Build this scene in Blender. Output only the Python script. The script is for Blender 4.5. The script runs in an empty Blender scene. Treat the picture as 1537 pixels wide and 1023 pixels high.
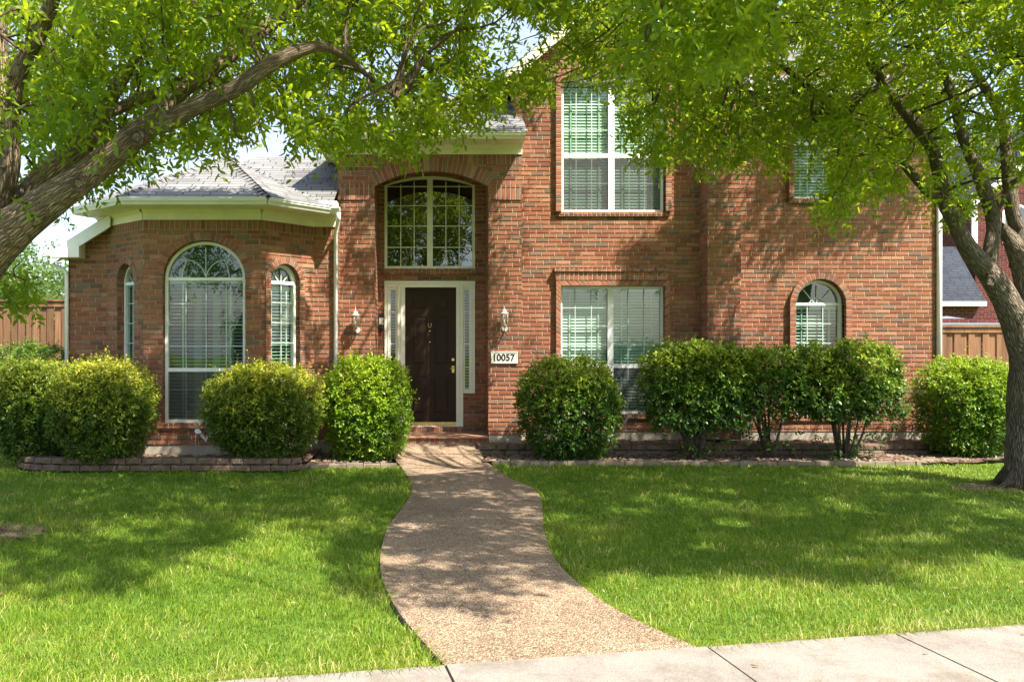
import bpy, math, random
import numpy as np
from mathutils import Vector, noise
from mathutils.geometry import tessellate_polygon

random.seed(7)
RNG = np.random.default_rng(7)
S = bpy.context.scene
COL = S.collection
R = math.radians

# ------------------------------------------------------------------ camera, sky, sun
F, U, YH, H = 1250.0, 660.0, 518.0, 1.75      # survey of the photo: focal length, axis, horizon, eye height
cam = bpy.data.cameras.new('camera')
cam.sensor_width = 36.0
cam.lens = 36.0 * F / 1537.0
cam.shift_x = (768.5 - U) / 1537.0
cam.shift_y = (YH - 511.5) / 1537.0
cam.clip_start, cam.clip_end = 0.1, 2000.0
camo = bpy.data.objects.new('camera', cam)
camo.location = (0, 0, H)
camo.rotation_euler = (R(90), 0, 0)
COL.objects.link(camo)
S.camera = camo

SUN = Vector((1.09, -1.0, 2.0)).normalized()
EXPOSURE = 1.55
SKY_STRENGTH = 0.135
SUN_STRENGTH = 5.0
S.view_settings.view_transform = 'Standard'
S.view_settings.look = 'None'
S.view_settings.exposure = EXPOSURE
S.view_settings.gamma = 1.0
S.cycles.use_denoising = True
S.cycles.max_bounces = 10
S.cycles.diffuse_bounces = 4
S.cycles.glossy_bounces = 4
S.cycles.transmission_bounces = 6
S.cycles.transparent_max_bounces = 16
S.cycles.caustics_reflective = False
S.cycles.caustics_refractive = False

w = bpy.data.worlds.new('World')
S.world = w
w.use_nodes = True
nt = w.node_tree
nt.nodes.clear()
wo = nt.nodes.new('ShaderNodeOutputWorld')
bg = nt.nodes.new('ShaderNodeBackground')
sky = nt.nodes.new('ShaderNodeTexSky')
sky.sky_type = 'NISHITA'
sky.sun_disc = False
sky.sun_elevation = math.asin(SUN.z)
sky.sun_rotation = math.atan2(SUN.x, SUN.y)
sky.dust_density = 2.0
sky.ozone_density = 1.0
tc = nt.nodes.new('ShaderNodeTexCoord')
mp = nt.nodes.new('ShaderNodeMapping')
mp.inputs['Scale'].default_value = (1.0, 1.0, 2.6)
mp.inputs['Location'].default_value = (0.35, 0.1, 0.2)
nz = nt.nodes.new('ShaderNodeTexNoise')
nz.inputs['Scale'].default_value = 2.2
nz.inputs['Detail'].default_value = 7
nz.inputs['Roughness'].default_value = 0.55
rp = nt.nodes.new('ShaderNodeValToRGB')
rp.color_ramp.elements[0].position = 0.44
rp.color_ramp.elements[1].position = 0.74
mx = nt.nodes.new('ShaderNodeMix')
mx.data_type = 'RGBA'
mx.inputs[7].default_value = (2.6, 2.85, 3.25, 1)
nt.links.new(tc.outputs['Generated'], mp.inputs[0])
nt.links.new(mp.outputs[0], nz.inputs['Vector'])
nt.links.new(nz.outputs['Fac'], rp.inputs[0])
nt.links.new(rp.outputs[0], mx.inputs[0])
nt.links.new(sky.outputs[0], mx.inputs[6])
nt.links.new(mx.outputs[2], bg.inputs[0])
bg.inputs[1].default_value = SKY_STRENGTH
nt.links.new(bg.outputs[0], wo.inputs[0])

sl = bpy.data.lights.new('sun', 'SUN')
sl.energy = SUN_STRENGTH
sl.angle = R(0.53)
sl.color = (1.0, 0.925, 0.80)
so = bpy.data.objects.new('sun', sl)
so.rotation_mode = 'QUATERNION'
so.rotation_quaternion = SUN.to_track_quat('Z', 'Y')
so.location = (10, -10, 20)
COL.objects.link(so)

# ------------------------------------------------------------------ survey helpers
def X(px, d): return (px - U) / F * d
def Z(py, d): return H - (py - YH) / F * d
def P(px, py, d): return Vector((X(px, d), d, Z(py, d)))

# ------------------------------------------------------------------ materials
class NT:
    def __init__(s, name):
        s.m = bpy.data.materials.new(name)
        s.m.use_nodes = True
        s.t = s.m.node_tree
        s.t.nodes.clear()
        s.out = s.n('OutputMaterial')
    def n(s, typ, **kw):
        nd = s.t.nodes.new('ShaderNode' + typ)
        for k, v in kw.items(): setattr(nd, k, v)
        return nd
    def l(s, a, b): s.t.links.new(a, b)
    def put(s, sock, v):
        if isinstance(v, bpy.types.NodeSocket): s.l(v, sock)
        elif v is not None: sock.default_value = v
    def math(s, op, a, b=None, c=None):
        nd = s.n('Math', operation=op)
        s.put(nd.inputs[0], a); s.put(nd.inputs[1], b); s.put(nd.inputs[2], c)
        return nd.outputs[0]
    def noise(s, vec, scale, detail=3, rough=0.55, out='Fac'):
        nd = s.n('TexNoise')
        s.put(nd.inputs['Vector'], vec)
        nd.inputs['Scale'].default_value = scale
        nd.inputs['Detail'].default_value = detail
        nd.inputs['Roughness'].default_value = rough
        return nd.outputs[out]
    def maprange(s, v, a, b, c, d, smooth=False):
        nd = s.n('MapRange')
        if smooth: nd.interpolation_type = 'SMOOTHSTEP'
        s.put(nd.inputs[0], v)
        for i, q in enumerate((a, b, c, d)): s.put(nd.inputs[i + 1], q)
        return nd.outputs[0]
    def ramp(s, v, stops):
        nd = s.n('ValToRGB')
        cr = nd.color_ramp
        while len(cr.elements) > 1: cr.elements.remove(cr.elements[-1])
        cr.elements[0].position = stops[0][0]
        cr.elements[0].color = (*stops[0][1], 1)
        for p, c in stops[1:]:
            e = cr.elements.new(p)
            e.color = (*c, 1)
        s.put(nd.inputs[0], v)
        return nd.outputs[0]
    def mix(s, fac, a, b, blend='MIX'):
        nd = s.n('Mix', data_type='RGBA', blend_type=blend)
        s.put(nd.inputs[0], fac)
        s.put(nd.inputs[6], (*a, 1) if isinstance(a, tuple) else a)
        s.put(nd.inputs[7], (*b, 1) if isinstance(b, tuple) else b)
        return nd.outputs[2]
    def pos(s): return s.n('NewGeometry').outputs['Position']
    def uv(s): return s.n('TexCoord').outputs['UV']
    def scale(s, v, sc):
        nd = s.n('Mapping')
        s.put(nd.inputs[0], v)
        nd.inputs['Scale'].default_value = sc
        return nd.outputs[0]
    def bsdf(s, col, rough=0.7, spec=0.3, metal=0.0, bump=None, bdist=0.01, bstr=1.0, bfw=0.5):
        nd = s.n('BsdfPrincipled')
        s.put(nd.inputs['Base Color'], (*col, 1) if isinstance(col, tuple) else col)
        s.put(nd.inputs['Roughness'], rough)
        nd.inputs['Specular IOR Level'].default_value = spec
        nd.inputs['Metallic'].default_value = metal
        if bump is not None:
            bp = s.n('Bump')
            bp.inputs['Distance'].default_value = bdist
            bp.inputs['Strength'].default_value = bstr
            s.put(bp.inputs['Height'], bump)
            if 'Filter Width' in bp.inputs: bp.inputs['Filter Width'].default_value = bfw
            s.l(bp.outputs[0], nd.inputs['Normal'])
        return nd.outputs[0]
    def done(s, shader):
        s.l(shader, s.out.inputs[0])
        return s.m

def brick_mat(name, bw, bh, mort, palette, mcol, half=True, rowrand=0.0, bdist=0.022, rough=0.85, dirt=0.4, wob=0.009):
    t = NT(name)
    uv = t.uv()
    sep = t.n('SeparateXYZ'); t.l(uv, sep.inputs[0])
    u = t.math('DIVIDE', sep.outputs[0], bw)
    v = t.math('DIVIDE', sep.outputs[1], bh)
    row = t.math('FLOOR', v)
    wr = t.n('TexWhiteNoise', noise_dimensions='1D'); t.l(row, wr.inputs['W'])
    sh = t.math('MULTIPLY', wr.outputs[0], rowrand)
    if half:
        md = t.math('MODULO', t.math('ADD', row, 1000.0), 2.0)
        sh = t.math('ADD', sh, t.math('MULTIPLY', md, 0.5))
    ux = t.math('ADD', u, sh)
    colm = t.math('FLOOR', ux)
    fu = t.math('FRACT', ux)
    fv = t.math('FRACT', v)
    du = t.math('MULTIPLY', t.math('MINIMUM', fu, t.math('SUBTRACT', 1.0, fu)), bw)
    dv = t.math('MULTIPLY', t.math('MINIMUM', fv, t.math('SUBTRACT', 1.0, fv)), bh)
    n1 = t.noise(uv, 28, 2)
    d = t.math('ADD', t.math('MINIMUM', du, dv), t.math('MULTIPLY', t.math('SUBTRACT', n1, 0.5), wob))
    mask = t.maprange(d, mort * 0.5 - 0.0012, mort * 0.5 + 0.0022, 0.0, 1.0, True)
    cmb = t.n('CombineXYZ'); t.l(colm, cmb.inputs[0]); t.l(row, cmb.inputs[1])
    wn = t.n('TexWhiteNoise', noise_dimensions='2D'); t.l(cmb.outputs[0], wn.inputs['Vector'])
    bc = t.ramp(wn.outputs[0], palette)
    n2 = t.noise(uv, 55, 4, 0.7)
    bc = t.mix(1.0, bc, t.ramp(n2, [(0.25, (0.55,) * 3), (0.75, (1.4,) * 3)]), 'MULTIPLY')
    n3 = t.noise(t.pos(), 0.55, 4)
    bc = t.mix(dirt, bc, t.ramp(n3, [(0.3, (0.5, 0.48, 0.45)), (0.7, (1.3, 1.3, 1.3))]), 'MULTIPLY')
    n7 = t.noise(t.scale(t.pos(), (2.4, 2.4, 0.2)), 1.0, 5, 0.65)
    bc = t.mix(dirt, bc, t.ramp(n7, [(0.36, (0.70, 0.68, 0.66)), (0.55, (1.04, 1.04, 1.04)), (0.75, (1.15, 1.16, 1.18))]), 'MULTIPLY')
    mc = t.mix(1.0, mcol, t.ramp(n2, [(0.25, (0.7,) * 3), (0.75, (1.2,) * 3)]), 'MULTIPLY')
    c = t.mix(mask, mc, bc)
    yj = t.math('MODULO', t.math('ADD', t.math('MULTIPLY', fv, bh), mort * 0.5), bh)      # struck joint: deepest on top of the brick below
    jy = t.maprange(t.math('ADD', yj, t.math('MULTIPLY', t.math('SUBTRACT', n1, 0.5), wob)), 0.0, mort + 0.008, 0.0, 1.0, False)
    jx = t.maprange(t.math('ADD', du, t.math('MULTIPLY', t.math('SUBTRACT', n1, 0.5), wob)), mort * 0.5 - 0.004, mort * 0.5 + 0.005, 0.0, 1.0, True)
    soft = t.math('MINIMUM', jy, jx)
    hgt = t.math('ADD', t.math('MULTIPLY', soft, t.math('ADD', 0.75, t.math('MULTIPLY', wn.outputs[0], 0.5))), t.math('MULTIPLY', n2, 0.28))
    return t.done(t.bsdf(c, rough, 0.2, bump=hgt, bdist=bdist, bfw=0.12))

PAL = [(0.0, (0.267, 0.099, 0.056)), (0.22, (0.337, 0.140, 0.079)), (0.40, (0.230, 0.074, 0.044)), (0.55, (0.377, 0.186, 0.113)),
       (0.68, (0.178, 0.071, 0.047)), (0.80, (0.296, 0.116, 0.068)), (0.88, (0.255, 0.144, 0.095)), (0.94, (0.148, 0.091, 0.065)), (1.0, (0.224, 0.140, 0.097))]
MORT = (0.45, 0.35, 0.245)
M = {}
M['brick'] = brick_mat('brick', 0.236, 0.08, 0.0135, PAL, MORT, rowrand=0.35)
M['soldier'] = brick_mat('soldier_brick', 0.083, 0.30, 0.0135, PAL, MORT, half=False)
M['rowlock'] = brick_mat('rowlock_brick', 0.083, 0.24, 0.012, PAL, MORT, half=False, dirt=0.2)
M['nbrick'] = brick_mat('neighbour_brick', 0.236, 0.08, 0.012, [(0, (0.12, 0.03, 0.026)), (0.5, (0.16, 0.042, 0.034)), (1, (0.09, 0.027, 0.026))], (0.30, 0.2, 0.18))
M['shingle'] = brick_mat('shingle', 0.42, 0.14, 0.011, [(0, (0.180, 0.177, 0.180)), (0.3, (0.208, 0.209, 0.209)), (0.55, (0.155, 0.153, 0.156)), (0.75, (0.230, 0.228, 0.227)), (1, (0.125, 0.123, 0.125))],
                         (0.024, 0.023, 0.025), half=False, rowrand=1.0, bdist=0.012, rough=0.95, dirt=0.3)
M['shingle_dark'] = brick_mat('shingle_dark', 0.30, 0.135, 0.014, [(0, (0.03, 0.037, 0.05)), (0.5, (0.045, 0.053, 0.068)), (1, (0.036, 0.044, 0.057))],
                              (0.02, 0.02, 0.025), half=False, rowrand=1.0, bdist=0.012, rough=0.95, dirt=0.3)

def paint(name, col, rough=0.45, var=0.12, spec=0.4):
    t = NT(name)
    n = t.noise(t.pos(), 3.0, 5, 0.65)
    n2 = t.noise(t.pos(), 60.0, 2)
    c = t.mix(1.0, col, t.ramp(n, [(0.3, (1 - var,) * 3), (0.7, (1 + var * 0.4,) * 3)]), 'MULTIPLY')
    return t.done(t.bsdf(c, rough, spec, bump=n2, bdist=0.001))

M['cream'] = paint('cream_paint', (0.80, 0.735, 0.57))
M['white'] = paint('white_paint', (0.80, 0.79, 0.75))
M['frame'] = paint('window_frame_paint', (0.82, 0.82, 0.78))
M['cream_frame'] = paint('cream_frame_paint', (0.80, 0.77, 0.67))
M['door'] = paint('door_paint', (0.036, 0.022, 0.015), 0.5, 0.2, 0.12)
M['blind'] = paint('blind_slat', (0.64, 0.67, 0.62), 0.5, 0.05)
M['black'] = paint('black_metal', (0.02, 0.02, 0.02), 0.5, 0.2)
M['ink'] = paint('black_ink', (0.012, 0.012, 0.012), 0.6, 0.1)
M['metal_roof'] = paint('metal_roof', (0.16, 0.18, 0.21), 0.6, 0.2)
M['plaque'] = paint('plaque_stone', (0.66, 0.63, 0.55), 0.6, 0.15)
M['interior'] = paint('interior_wall', (0.12, 0.115, 0.10), 0.9, 0.2)
M['muntin'] = paint('muntin_paint', (0.48, 0.58, 0.51), 0.5, 0.08)
M['shade'] = paint('shade_cloth', (0.065, 0.085, 0.052), 0.9, 0.3)
M['curtain'] = paint('curtain_cloth', (0.42, 0.42, 0.36), 0.9, 0.2)

def brass():
    t = NT('brass')
    n = t.noise(t.pos(), 30.0, 3)
    c = t.ramp(n, [(0.3, (0.42, 0.28, 0.07)), (0.7, (0.75, 0.55, 0.2))])
    return t.done(t.bsdf(c, 0.3, 0.5, metal=0.85))
M['brass'] = brass()
def pewter():
    t = NT('lamp_metal')
    n = t.noise(t.pos(), 40.0, 3)
    c = t.ramp(n, [(0.3, (0.35, 0.32, 0.27)), (0.7, (0.62, 0.58, 0.50))])
    return t.done(t.bsdf(c, 0.45, 0.5, metal=0.2))
M['pewter'] = pewter()

def glass(name, tint, f0=0.06, refl=(0.95, 0.97, 1.0)):
    t = NT(name)
    tr = t.n('BsdfTransparent'); tr.inputs[0].default_value = (*tint, 1)
    gl = t.n('BsdfGlossy'); gl.inputs['Roughness'].default_value = 0.015
    gl.inputs[0].default_value = (*refl, 1)
    lw = t.n('LayerWeight'); lw.inputs[0].default_value = 0.5
    fr = t.maprange(t.math('POWER', lw.outputs['Facing'], 5.0), 0.0, 1.0, f0, 1.0)
    nz_ = t.noise(t.pos(), 1.6, 2)
    bp = t.n('Bump'); bp.inputs['Distance'].default_value = 0.004; bp.inputs['Strength'].default_value = 0.5
    t.l(nz_, bp.inputs['Height']); t.l(bp.outputs[0], gl.inputs['Normal'])
    ms = t.n('MixShader')
    t.l(fr, ms.inputs[0]); t.l(tr.outputs[0], ms.inputs[1]); t.l(gl.outputs[0], ms.inputs[2])
    return t.done(ms.outputs[0])
M['glass'] = glass('window_glass', (0.63, 0.80, 0.72), 0.10)
M['glass_dark'] = glass('dark_window_glass', (0.30, 0.36, 0.28), 0.16)
M['lamp_glass'] = glass('lamp_glass', (0.85, 0.83, 0.75), 0.05)
def screen():
    t = NT('insect_screen')
    tr = t.n('BsdfTransparent'); tr.inputs[0].default_value = (1, 1, 1, 1)
    df = t.n('BsdfDiffuse'); df.inputs[0].default_value = (0.10, 0.10, 0.11, 1)
    ms = t.n('MixShader'); ms.inputs[0].default_value = 0.5
    t.l(tr.outputs[0], ms.inputs[1]); t.l(df.outputs[0], ms.inputs[2])
    return t.done(ms.outputs[0])
M['screen'] = screen()

def concrete(name, a, b, scale=1.5, bd=0.004, fine=90, stain=0.0):
    t = NT(name)
    p = t.pos()
    n = t.noise(p, scale, 6, 0.65)
    n2 = t.noise(p, fine, 3, 0.7)
    c = t.ramp(n, [(0.3, a), (0.7, b)])
    c = t.mix(1.0, c, t.ramp(n2, [(0.25, (0.78,) * 3), (0.75, (1.15,) * 3)]), 'MULTIPLY')
    if stain:
        n4 = t.noise(p, 2.7, 8, 0.75)
        c = t.mix(stain, c, t.ramp(n4, [(0.36, (0.62, 0.58, 0.52)), (0.52, (1.0, 1.0, 1.0)), (0.7, (1.12, 1.12, 1.12))]), 'MULTIPLY')
        n5 = t.noise(p, 230, 2, 0.5)
        c = t.mix(0.5, c, t.ramp(n5, [(0.3, (0.6,) * 3), (0.45, (1.0,) * 3)]), 'MULTIPLY')
    return t.done(t.bsdf(c, 0.9, 0.2, bump=n2, bdist=bd))
M['concrete'] = concrete('sidewalk_concrete', (0.215, 0.190, 0.167), (0.268, 0.240, 0.213), 1.1, stain=.7)
M['foundation'] = concrete('foundation_concrete', (0.26, 0.23, 0.18), (0.40, 0.36, 0.29), 3)
M['paver'] = concrete('brick_paver', (0.25, 0.125, 0.08), (0.36, 0.21, 0.145), 6, 0.003, 60)
M['block'] = concrete('retaining_block', (0.10, 0.070, 0.048), (0.185, 0.13, 0.09), 5, 0.02, 45)
M['edging'] = concrete('edging_stone', (0.17, 0.132, 0.098), (0.27, 0.215, 0.16), 4, 0.01)
M['soil'] = concrete('mulch', (0.075, 0.043, 0.028), (0.17, 0.10, 0.068), 6, 0.03, 40)
M['bare'] = concrete('bare_soil', (0.10, 0.065, 0.045), (0.17, 0.12, 0.085), 5, 0.02, 40)

def aggregate():
    t = NT('exposed_aggregate')
    p = t.pos()
    vo = t.n('TexVoronoi'); vo.inputs['Scale'].default_value = 95
    t.l(p, vo.inputs['Vector'])
    sep = t.n('SeparateColor'); t.l(vo.outputs['Color'], sep.inputs[0])
    c = t.ramp(sep.outputs[0], [(0.0, (0.19, 0.120, 0.076)), (0.3, (0.34, 0.235, 0.155)), (0.6, (0.42, 0.30, 0.205)), (0.85, (0.54, 0.42, 0.305)), (1.0, (0.27, 0.165, 0.105))])
    edge = t.maprange(vo.outputs['Distance'], 0.30, 0.65, 1.0, 0.45, True)
    c = t.mix(1.0, c, edge, 'MULTIPLY')
    n = t.noise(p, 0.9, 5, 0.6)
    c = t.mix(0.8, c, t.ramp(n, [(0.3, (0.72,) * 3), (0.7, (1.2,) * 3)]), 'MULTIPLY')
    n9 = t.noise(p, 4.5, 6, 0.7)
    c = t.mix(0.7, c, t.ramp(n9, [(0.32, (0.66, 0.62, 0.58)), (0.5, (1.0,) * 3), (0.7, (1.1,) * 3)]), 'MULTIPLY')
    hgt = t.maprange(vo.outputs['Distance'], 0.0, 0.7, 1.0, 0.0)
    return t.done(t.bsdf(c, 0.8, 0.25, bump=hgt, bdist=0.006))
M['aggregate'] = aggregate()

def wood(name, a, b):
    t = NT(name)
    p = t.pos()
    st = t.scale(p, (14, 14, 0.7))
    n = t.noise(st, 3.0, 5, 0.65)
    sepp = t.n('SeparateXYZ'); t.l(p, sepp.inputs[0])
    pl = t.math('FLOOR', t.math('DIVIDE', sepp.outputs[0], 0.145))
    wn = t.n('TexWhiteNoise', noise_dimensions='1D'); t.l(pl, wn.inputs['W'])
    c = t.ramp(n, [(0.25, a), (0.75, b)])
    c = t.mix(1.0, c, t.ramp(wn.outputs[0], [(0, (0.7, 0.68, 0.66)), (1, (1.25, 1.2, 1.15))]), 'MULTIPLY')
    return t.done(t.bsdf(c, 0.8, 0.2, bump=n, bdist=0.006))
M['fence'] = wood('fence_wood', (0.12, 0.062, 0.034), (0.27, 0.15, 0.085))

def bark(name, a, b):
    t = NT(name)
    uv = t.uv()
    v1 = t.scale(uv, (26, 7, 1))
    n = t.noise(v1, 1.0, 5, 0.7)
    vo = t.n('TexVoronoi', feature='DISTANCE_TO_EDGE'); vo.inputs['Scale'].default_value = 1.0
    nzv = t.noise(t.pos(), 7, 3, 0.6, 'Color')
    v2 = t.mix(0.9, t.scale(uv, (40, 7, 1)), nzv, 'ADD')
    t.l(v2, vo.inputs['Vector'])
    cr = t.maprange(vo.outputs['Distance'], 0.0, 0.22, 0.0, 1.0, True)
    big = t.noise(t.pos(), 2.2, 4, 0.6)
    c = t.ramp(n, [(0.25, a), (0.75, b)])
    c = t.mix(1.0, c, t.ramp(cr, [(0, (0.74, 0.71, 0.68)), (1, (1.06, 1.06, 1.06))]), 'MULTIPLY')
    c = t.mix(0.7, c, t.ramp(big, [(0.3, (0.65, 0.66, 0.62)), (0.7, (1.25, 1.2, 1.15))]), 'MULTIPLY')
    h = t.math('ADD', cr, t.math('MULTIPLY', n, 0.8))
    return t.done(t.bsdf(c, 0.9, 0.15, bump=h, bdist=0.04, bfw=0.3))
M['bark'] = bark('bark_brown', (0.21, 0.155, 0.105), (0.44, 0.345, 0.25))
M['bark_grey'] = bark('bark_grey', (0.16, 0.13, 0.10), (0.33, 0.275, 0.215))

def leaf(name, dark, mid, light, trans=0.45, tcol=(0.30, 0.42, 0.03), spec=0.35, rough=0.42):
    t = NT(name)
    at = t.n('Attribute', attribute_name='tint')
    c = t.ramp(at.outputs['Fac'], [(0.0, dark), (0.5, mid), (1.0, light)])
    pr = t.bsdf(c, rough, spec)
    tl = t.n('BsdfTranslucent')
    tcl = t.mix(0.5, c, tcol)
    t.l(tcl, tl.inputs[0])
    ms = t.n('MixShader'); ms.inputs[0].default_value = trans
    t.l(pr, ms.inputs[1]); t.l(tl.outputs[0], ms.inputs[2])
    return t.done(ms.outputs[0])
M['leaf'] = leaf('tree_leaf', (0.050, 0.122, 0.010), (0.132, 0.24, 0.013), (0.34, 0.40, 0.018), 0.6, (0.66, 0.76, 0.02))
M['leaf_back'] = leaf('far_tree_leaf', (0.05, 0.10, 0.02), (0.08, 0.15, 0.03), (0.14, 0.20, 0.05), 0.4)
M['shrub_yellow'] = leaf('shrub_leaf_yellow', (0.035, 0.085, 0.010), (0.15, 0.21, 0.018), (0.44, 0.43, 0.04), 0.35)
M['shrub_lime'] = leaf('shrub_leaf_lime', (0.04, 0.11, 0.010), (0.17, 0.29, 0.014), (0.36, 0.46, 0.02), 0.35)
M['shrub_deep'] = leaf('shrub_leaf_deep', (0.025, 0.07, 0.010), (0.08, 0.165, 0.014), (0.29, 0.35, 0.025), 0.33)
M['shrub_gloss'] = leaf('shrub_leaf_glossy', (0.028, 0.075, 0.014), (0.095, 0.185, 0.018), (0.32, 0.39, 0.028), 0.28, spec=0.4, rough=0.42)

def grass_blade():
    t = NT('grass_blade')
    at = t.n('Attribute', attribute_name='tint')
    c = t.ramp(at.outputs['Fac'], [(0.0, (0.06, 0.15, 0.008)), (0.45, (0.15, 0.27, 0.015)), (0.85, (0.30, 0.37, 0.04)), (1.0, (0.50, 0.44, 0.17))])
    big = t.noise(t.pos(), 0.7, 4, 0.6)
    c = t.mix(0.6, c, t.ramp(big, [(0.3, (0.75, 0.85, 0.8)), (0.7, (1.25, 1.12, 1.1))]), 'MULTIPLY')
    pr = t.bsdf(c, 0.5, 0.3)
    tl = t.n('BsdfTranslucent'); t.l(t.mix(0.4, c, (0.46, 0.50, 0.03)), tl.inputs[0])
    ms = t.n('MixShader'); ms.inputs[0].default_value = 0.4
    t.l(pr, ms.inputs[1]); t.l(tl.outputs[0], ms.inputs[2])
    return t.done(ms.outputs[0])
M['grass'] = grass_blade()
M['litter'] = paint('dry_leaf', (0.30, 0.20, 0.09), 0.8, 0.5)
def ground_mat():
    t = NT('lawn_ground')
    n = t.noise(t.pos(), 22, 5, 0.7)
    n2 = t.noise(t.pos(), 1.1, 4)
    c = t.ramp(n, [(0.3, (0.05, 0.075, 0.014)), (0.55, (0.09, 0.15, 0.018)), (0.75, (0.15, 0.19, 0.04))])
    c = t.mix(0.5, c, t.ramp(n2, [(0.3, (0.7,) * 3), (0.7, (1.2,) * 3)]), 'MULTIPLY')
    return t.done(t.bsdf(c, 0.95, 0.1, bump=n, bdist=0.03))
M['ground'] = ground_mat()

# ------------------------------------------------------------------ object helpers
def link(o, parent=None):
    COL.objects.link(o)
    if parent is not None: o.parent = parent
    return o
def tag(o, label=None, cat=None, group=None, kind=None):
    if label: o['label'] = label
    if cat: o['category'] = cat
    if group: o['group'] = group
    if kind: o['kind'] = kind
    return o
def empty(name, loc=(0, 0, 0)):
    o = bpy.data.objects.new(name, None)
    o.empty_display_size = 0.2
    o.location = loc
    COL.objects.link(o)
    return o

class MB:
    """collects faces; build() links ONE mesh object. World coordinates; parents sit at the origin unless noted."""
    def __init__(s): s.v = []; s.f = []; s.uv = []; s.sm = []
    def face(s, pts, uv=None, smooth=False):
        i = len(s.v)
        s.v += [tuple(p) for p in pts]
        s.f.append(list(range(i, i + len(pts))))
        s.uv.append(uv); s.sm.append(smooth)
    def box(s, x0, x1, y0, y1, z0, z1):
        c = lambda a, b, d: ((x0, x1)[a], (y0, y1)[b], (z0, z1)[d])
        for q in (((0,0,0),(1,0,0),(1,0,1),(0,0,1)), ((1,1,0),(0,1,0),(0,1,1),(1,1,1)), ((0,1,0),(0,0,0),(0,0,1),(0,1,1)),
                  ((1,0,0),(1,1,0),(1,1,1),(1,0,1)), ((0,0,1),(1,0,1),(1,1,1),(0,1,1)), ((0,1,0),(1,1,0),(1,0,0),(0,0,0))):
            s.face([c(*k) for k in q])
    def hexa(s, b, t):
        """b, t: four bottom and four top points, counter-clockwise from above"""
        s.face(t); s.face(b[::-1])
        for i in range(4):
            j = (i + 1) % 4
            s.face([b[i], b[j], t[j], t[i]])
    def prism(s, poly, f0, f1):
        """poly of 2D points; f0, f1 map a 2D point to the front and back 3D point"""
        n = len(poly)
        s.face([f0(p) for p in poly]); s.face([f1(p) for p in poly][::-1])
        for i in range(n):
            j = (i + 1) % n
            s.face([f0(poly[j]), f0(poly[i]), f1(poly[i]), f1(poly[j])])
    def tube(s, pts, rad, n=8, cap=True):
        pts = [Vector(p) for p in pts]
        base = len(s.v)
        up = Vector((0.13, 0.31, 0.94))
        L = 0
        rings = []
        for i, p in enumerate(pts):
            d = (pts[min(i + 1, len(pts) - 1)] - pts[max(i - 1, 0)]).normalized()
            a = d.cross(up)
            if a.length < 0.1: a = d.cross(Vector((1, 0, 0)))
            a.normalize(); b = d.cross(a)
            up = b.cross(d) if False else up
            if i: L += (p - pts[i - 1]).length
            rings.append((p, a, b, L, rad[i] if hasattr(rad, '__len__') else rad))
        for p, a, b, L, r in rings:
            for k in range(n):
                t = 2 * math.pi * k / n
                s.v.append(tuple(p + (a * math.cos(t) + b * math.sin(t)) * r))
        for i in range(len(rings) - 1):
            for k in range(n):
                k2 = (k + 1) % n
                s.f.append([base + i * n + k, base + (i + 1) * n + k, base + (i + 1) * n + k2, base + i * n + k2])
                r0 = max(rings[i][4], 0.02) * 6.28 if n > 3 else 0.1
                u0, u1 = k / n * max(1, round(r0 * 1)) , (k + 1) / n * max(1, round(r0 * 1))
                s.uv.append([(u0, rings[i][3]), (u0, rings[i + 1][3]), (u1, rings[i + 1][3]), (u1, rings[i][3])])
                s.sm.append(True)
        if cap:
            for i, flip in ((0, False), (len(rings) - 1, True)):
                q = [base + i * n + k for k in range(n)]
                s.f.append(q[::-1] if flip else q); s.uv.append(None); s.sm.append(False)
    def lathe(s, prof, cx, cy, n=16):
        base = len(s.v)
        for r, z in prof:
            for k in range(n):
                t = 2 * math.pi * k / n
                s.v.append((cx + r * math.cos(t), cy + r * math.sin(t), z))
        for i in range(len(prof) - 1):
            for k in range(n):
                k2 = (k + 1) % n
                s.f.append([base + i * n + k, base + i * n + k2, base + (i + 1) * n + k2, base + (i + 1) * n + k])
                s.uv.append(None); s.sm.append(True)
    def build(s, name, mat, parent=None):
        me = bpy.data.meshes.new(name)
        me.from_pydata(s.v, [], s.f)
        uvl = me.uv_layers.new(name='UVMap')
        vs = me.vertices
        buf = []
        for p, uv in zip(me.polygons, s.uv):
            if uv is None:
                n = p.normal
                if abs(n.z) > 0.97: t, b = Vector((1, 0, 0)), Vector((0, 1, 0))
                else:
                    t = Vector((0, 0, 1)).cross(n).normalized()
                    b = n.cross(t)
                for vi in p.vertices:
                    c = vs[vi].co
                    buf += [c.dot(t), c.dot(b)]
            else:
                for q in uv: buf += [q[0], q[1]]
        uvl.data.foreach_set('uv', buf)
        me.polygons.foreach_set('use_smooth', s.sm)
        me.materials.append(mat)
        o = bpy.data.objects.new(name, me)
        return link(o, parent)

class Plane:
    """a vertical wall plane: s runs along it, dep goes into the house"""
    def __init__(s, ox, oy, tx=1.0, ty=0.0):
        l = math.hypot(tx, ty)
        s.o = (ox, oy); s.t = (tx / l, ty / l)
        s.n = (s.t[1], -s.t[0])
    def __call__(s, a, z, dep=0.0):
        return Vector((s.o[0] + s.t[0] * a - s.n[0] * dep, s.o[1] + s.t[1] * a - s.n[1] * dep, z))
    def s(self, px):
        k = (px - U) / F
        return (k * self.o[1] - self.o[0]) / (self.t[0] - k * self.t[1])
    def z(self, py, px=None):
        y = self.o[1] if px is None else self.o[1] + self.s(px) * self.t[1]
        return Z(py, y)

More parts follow.
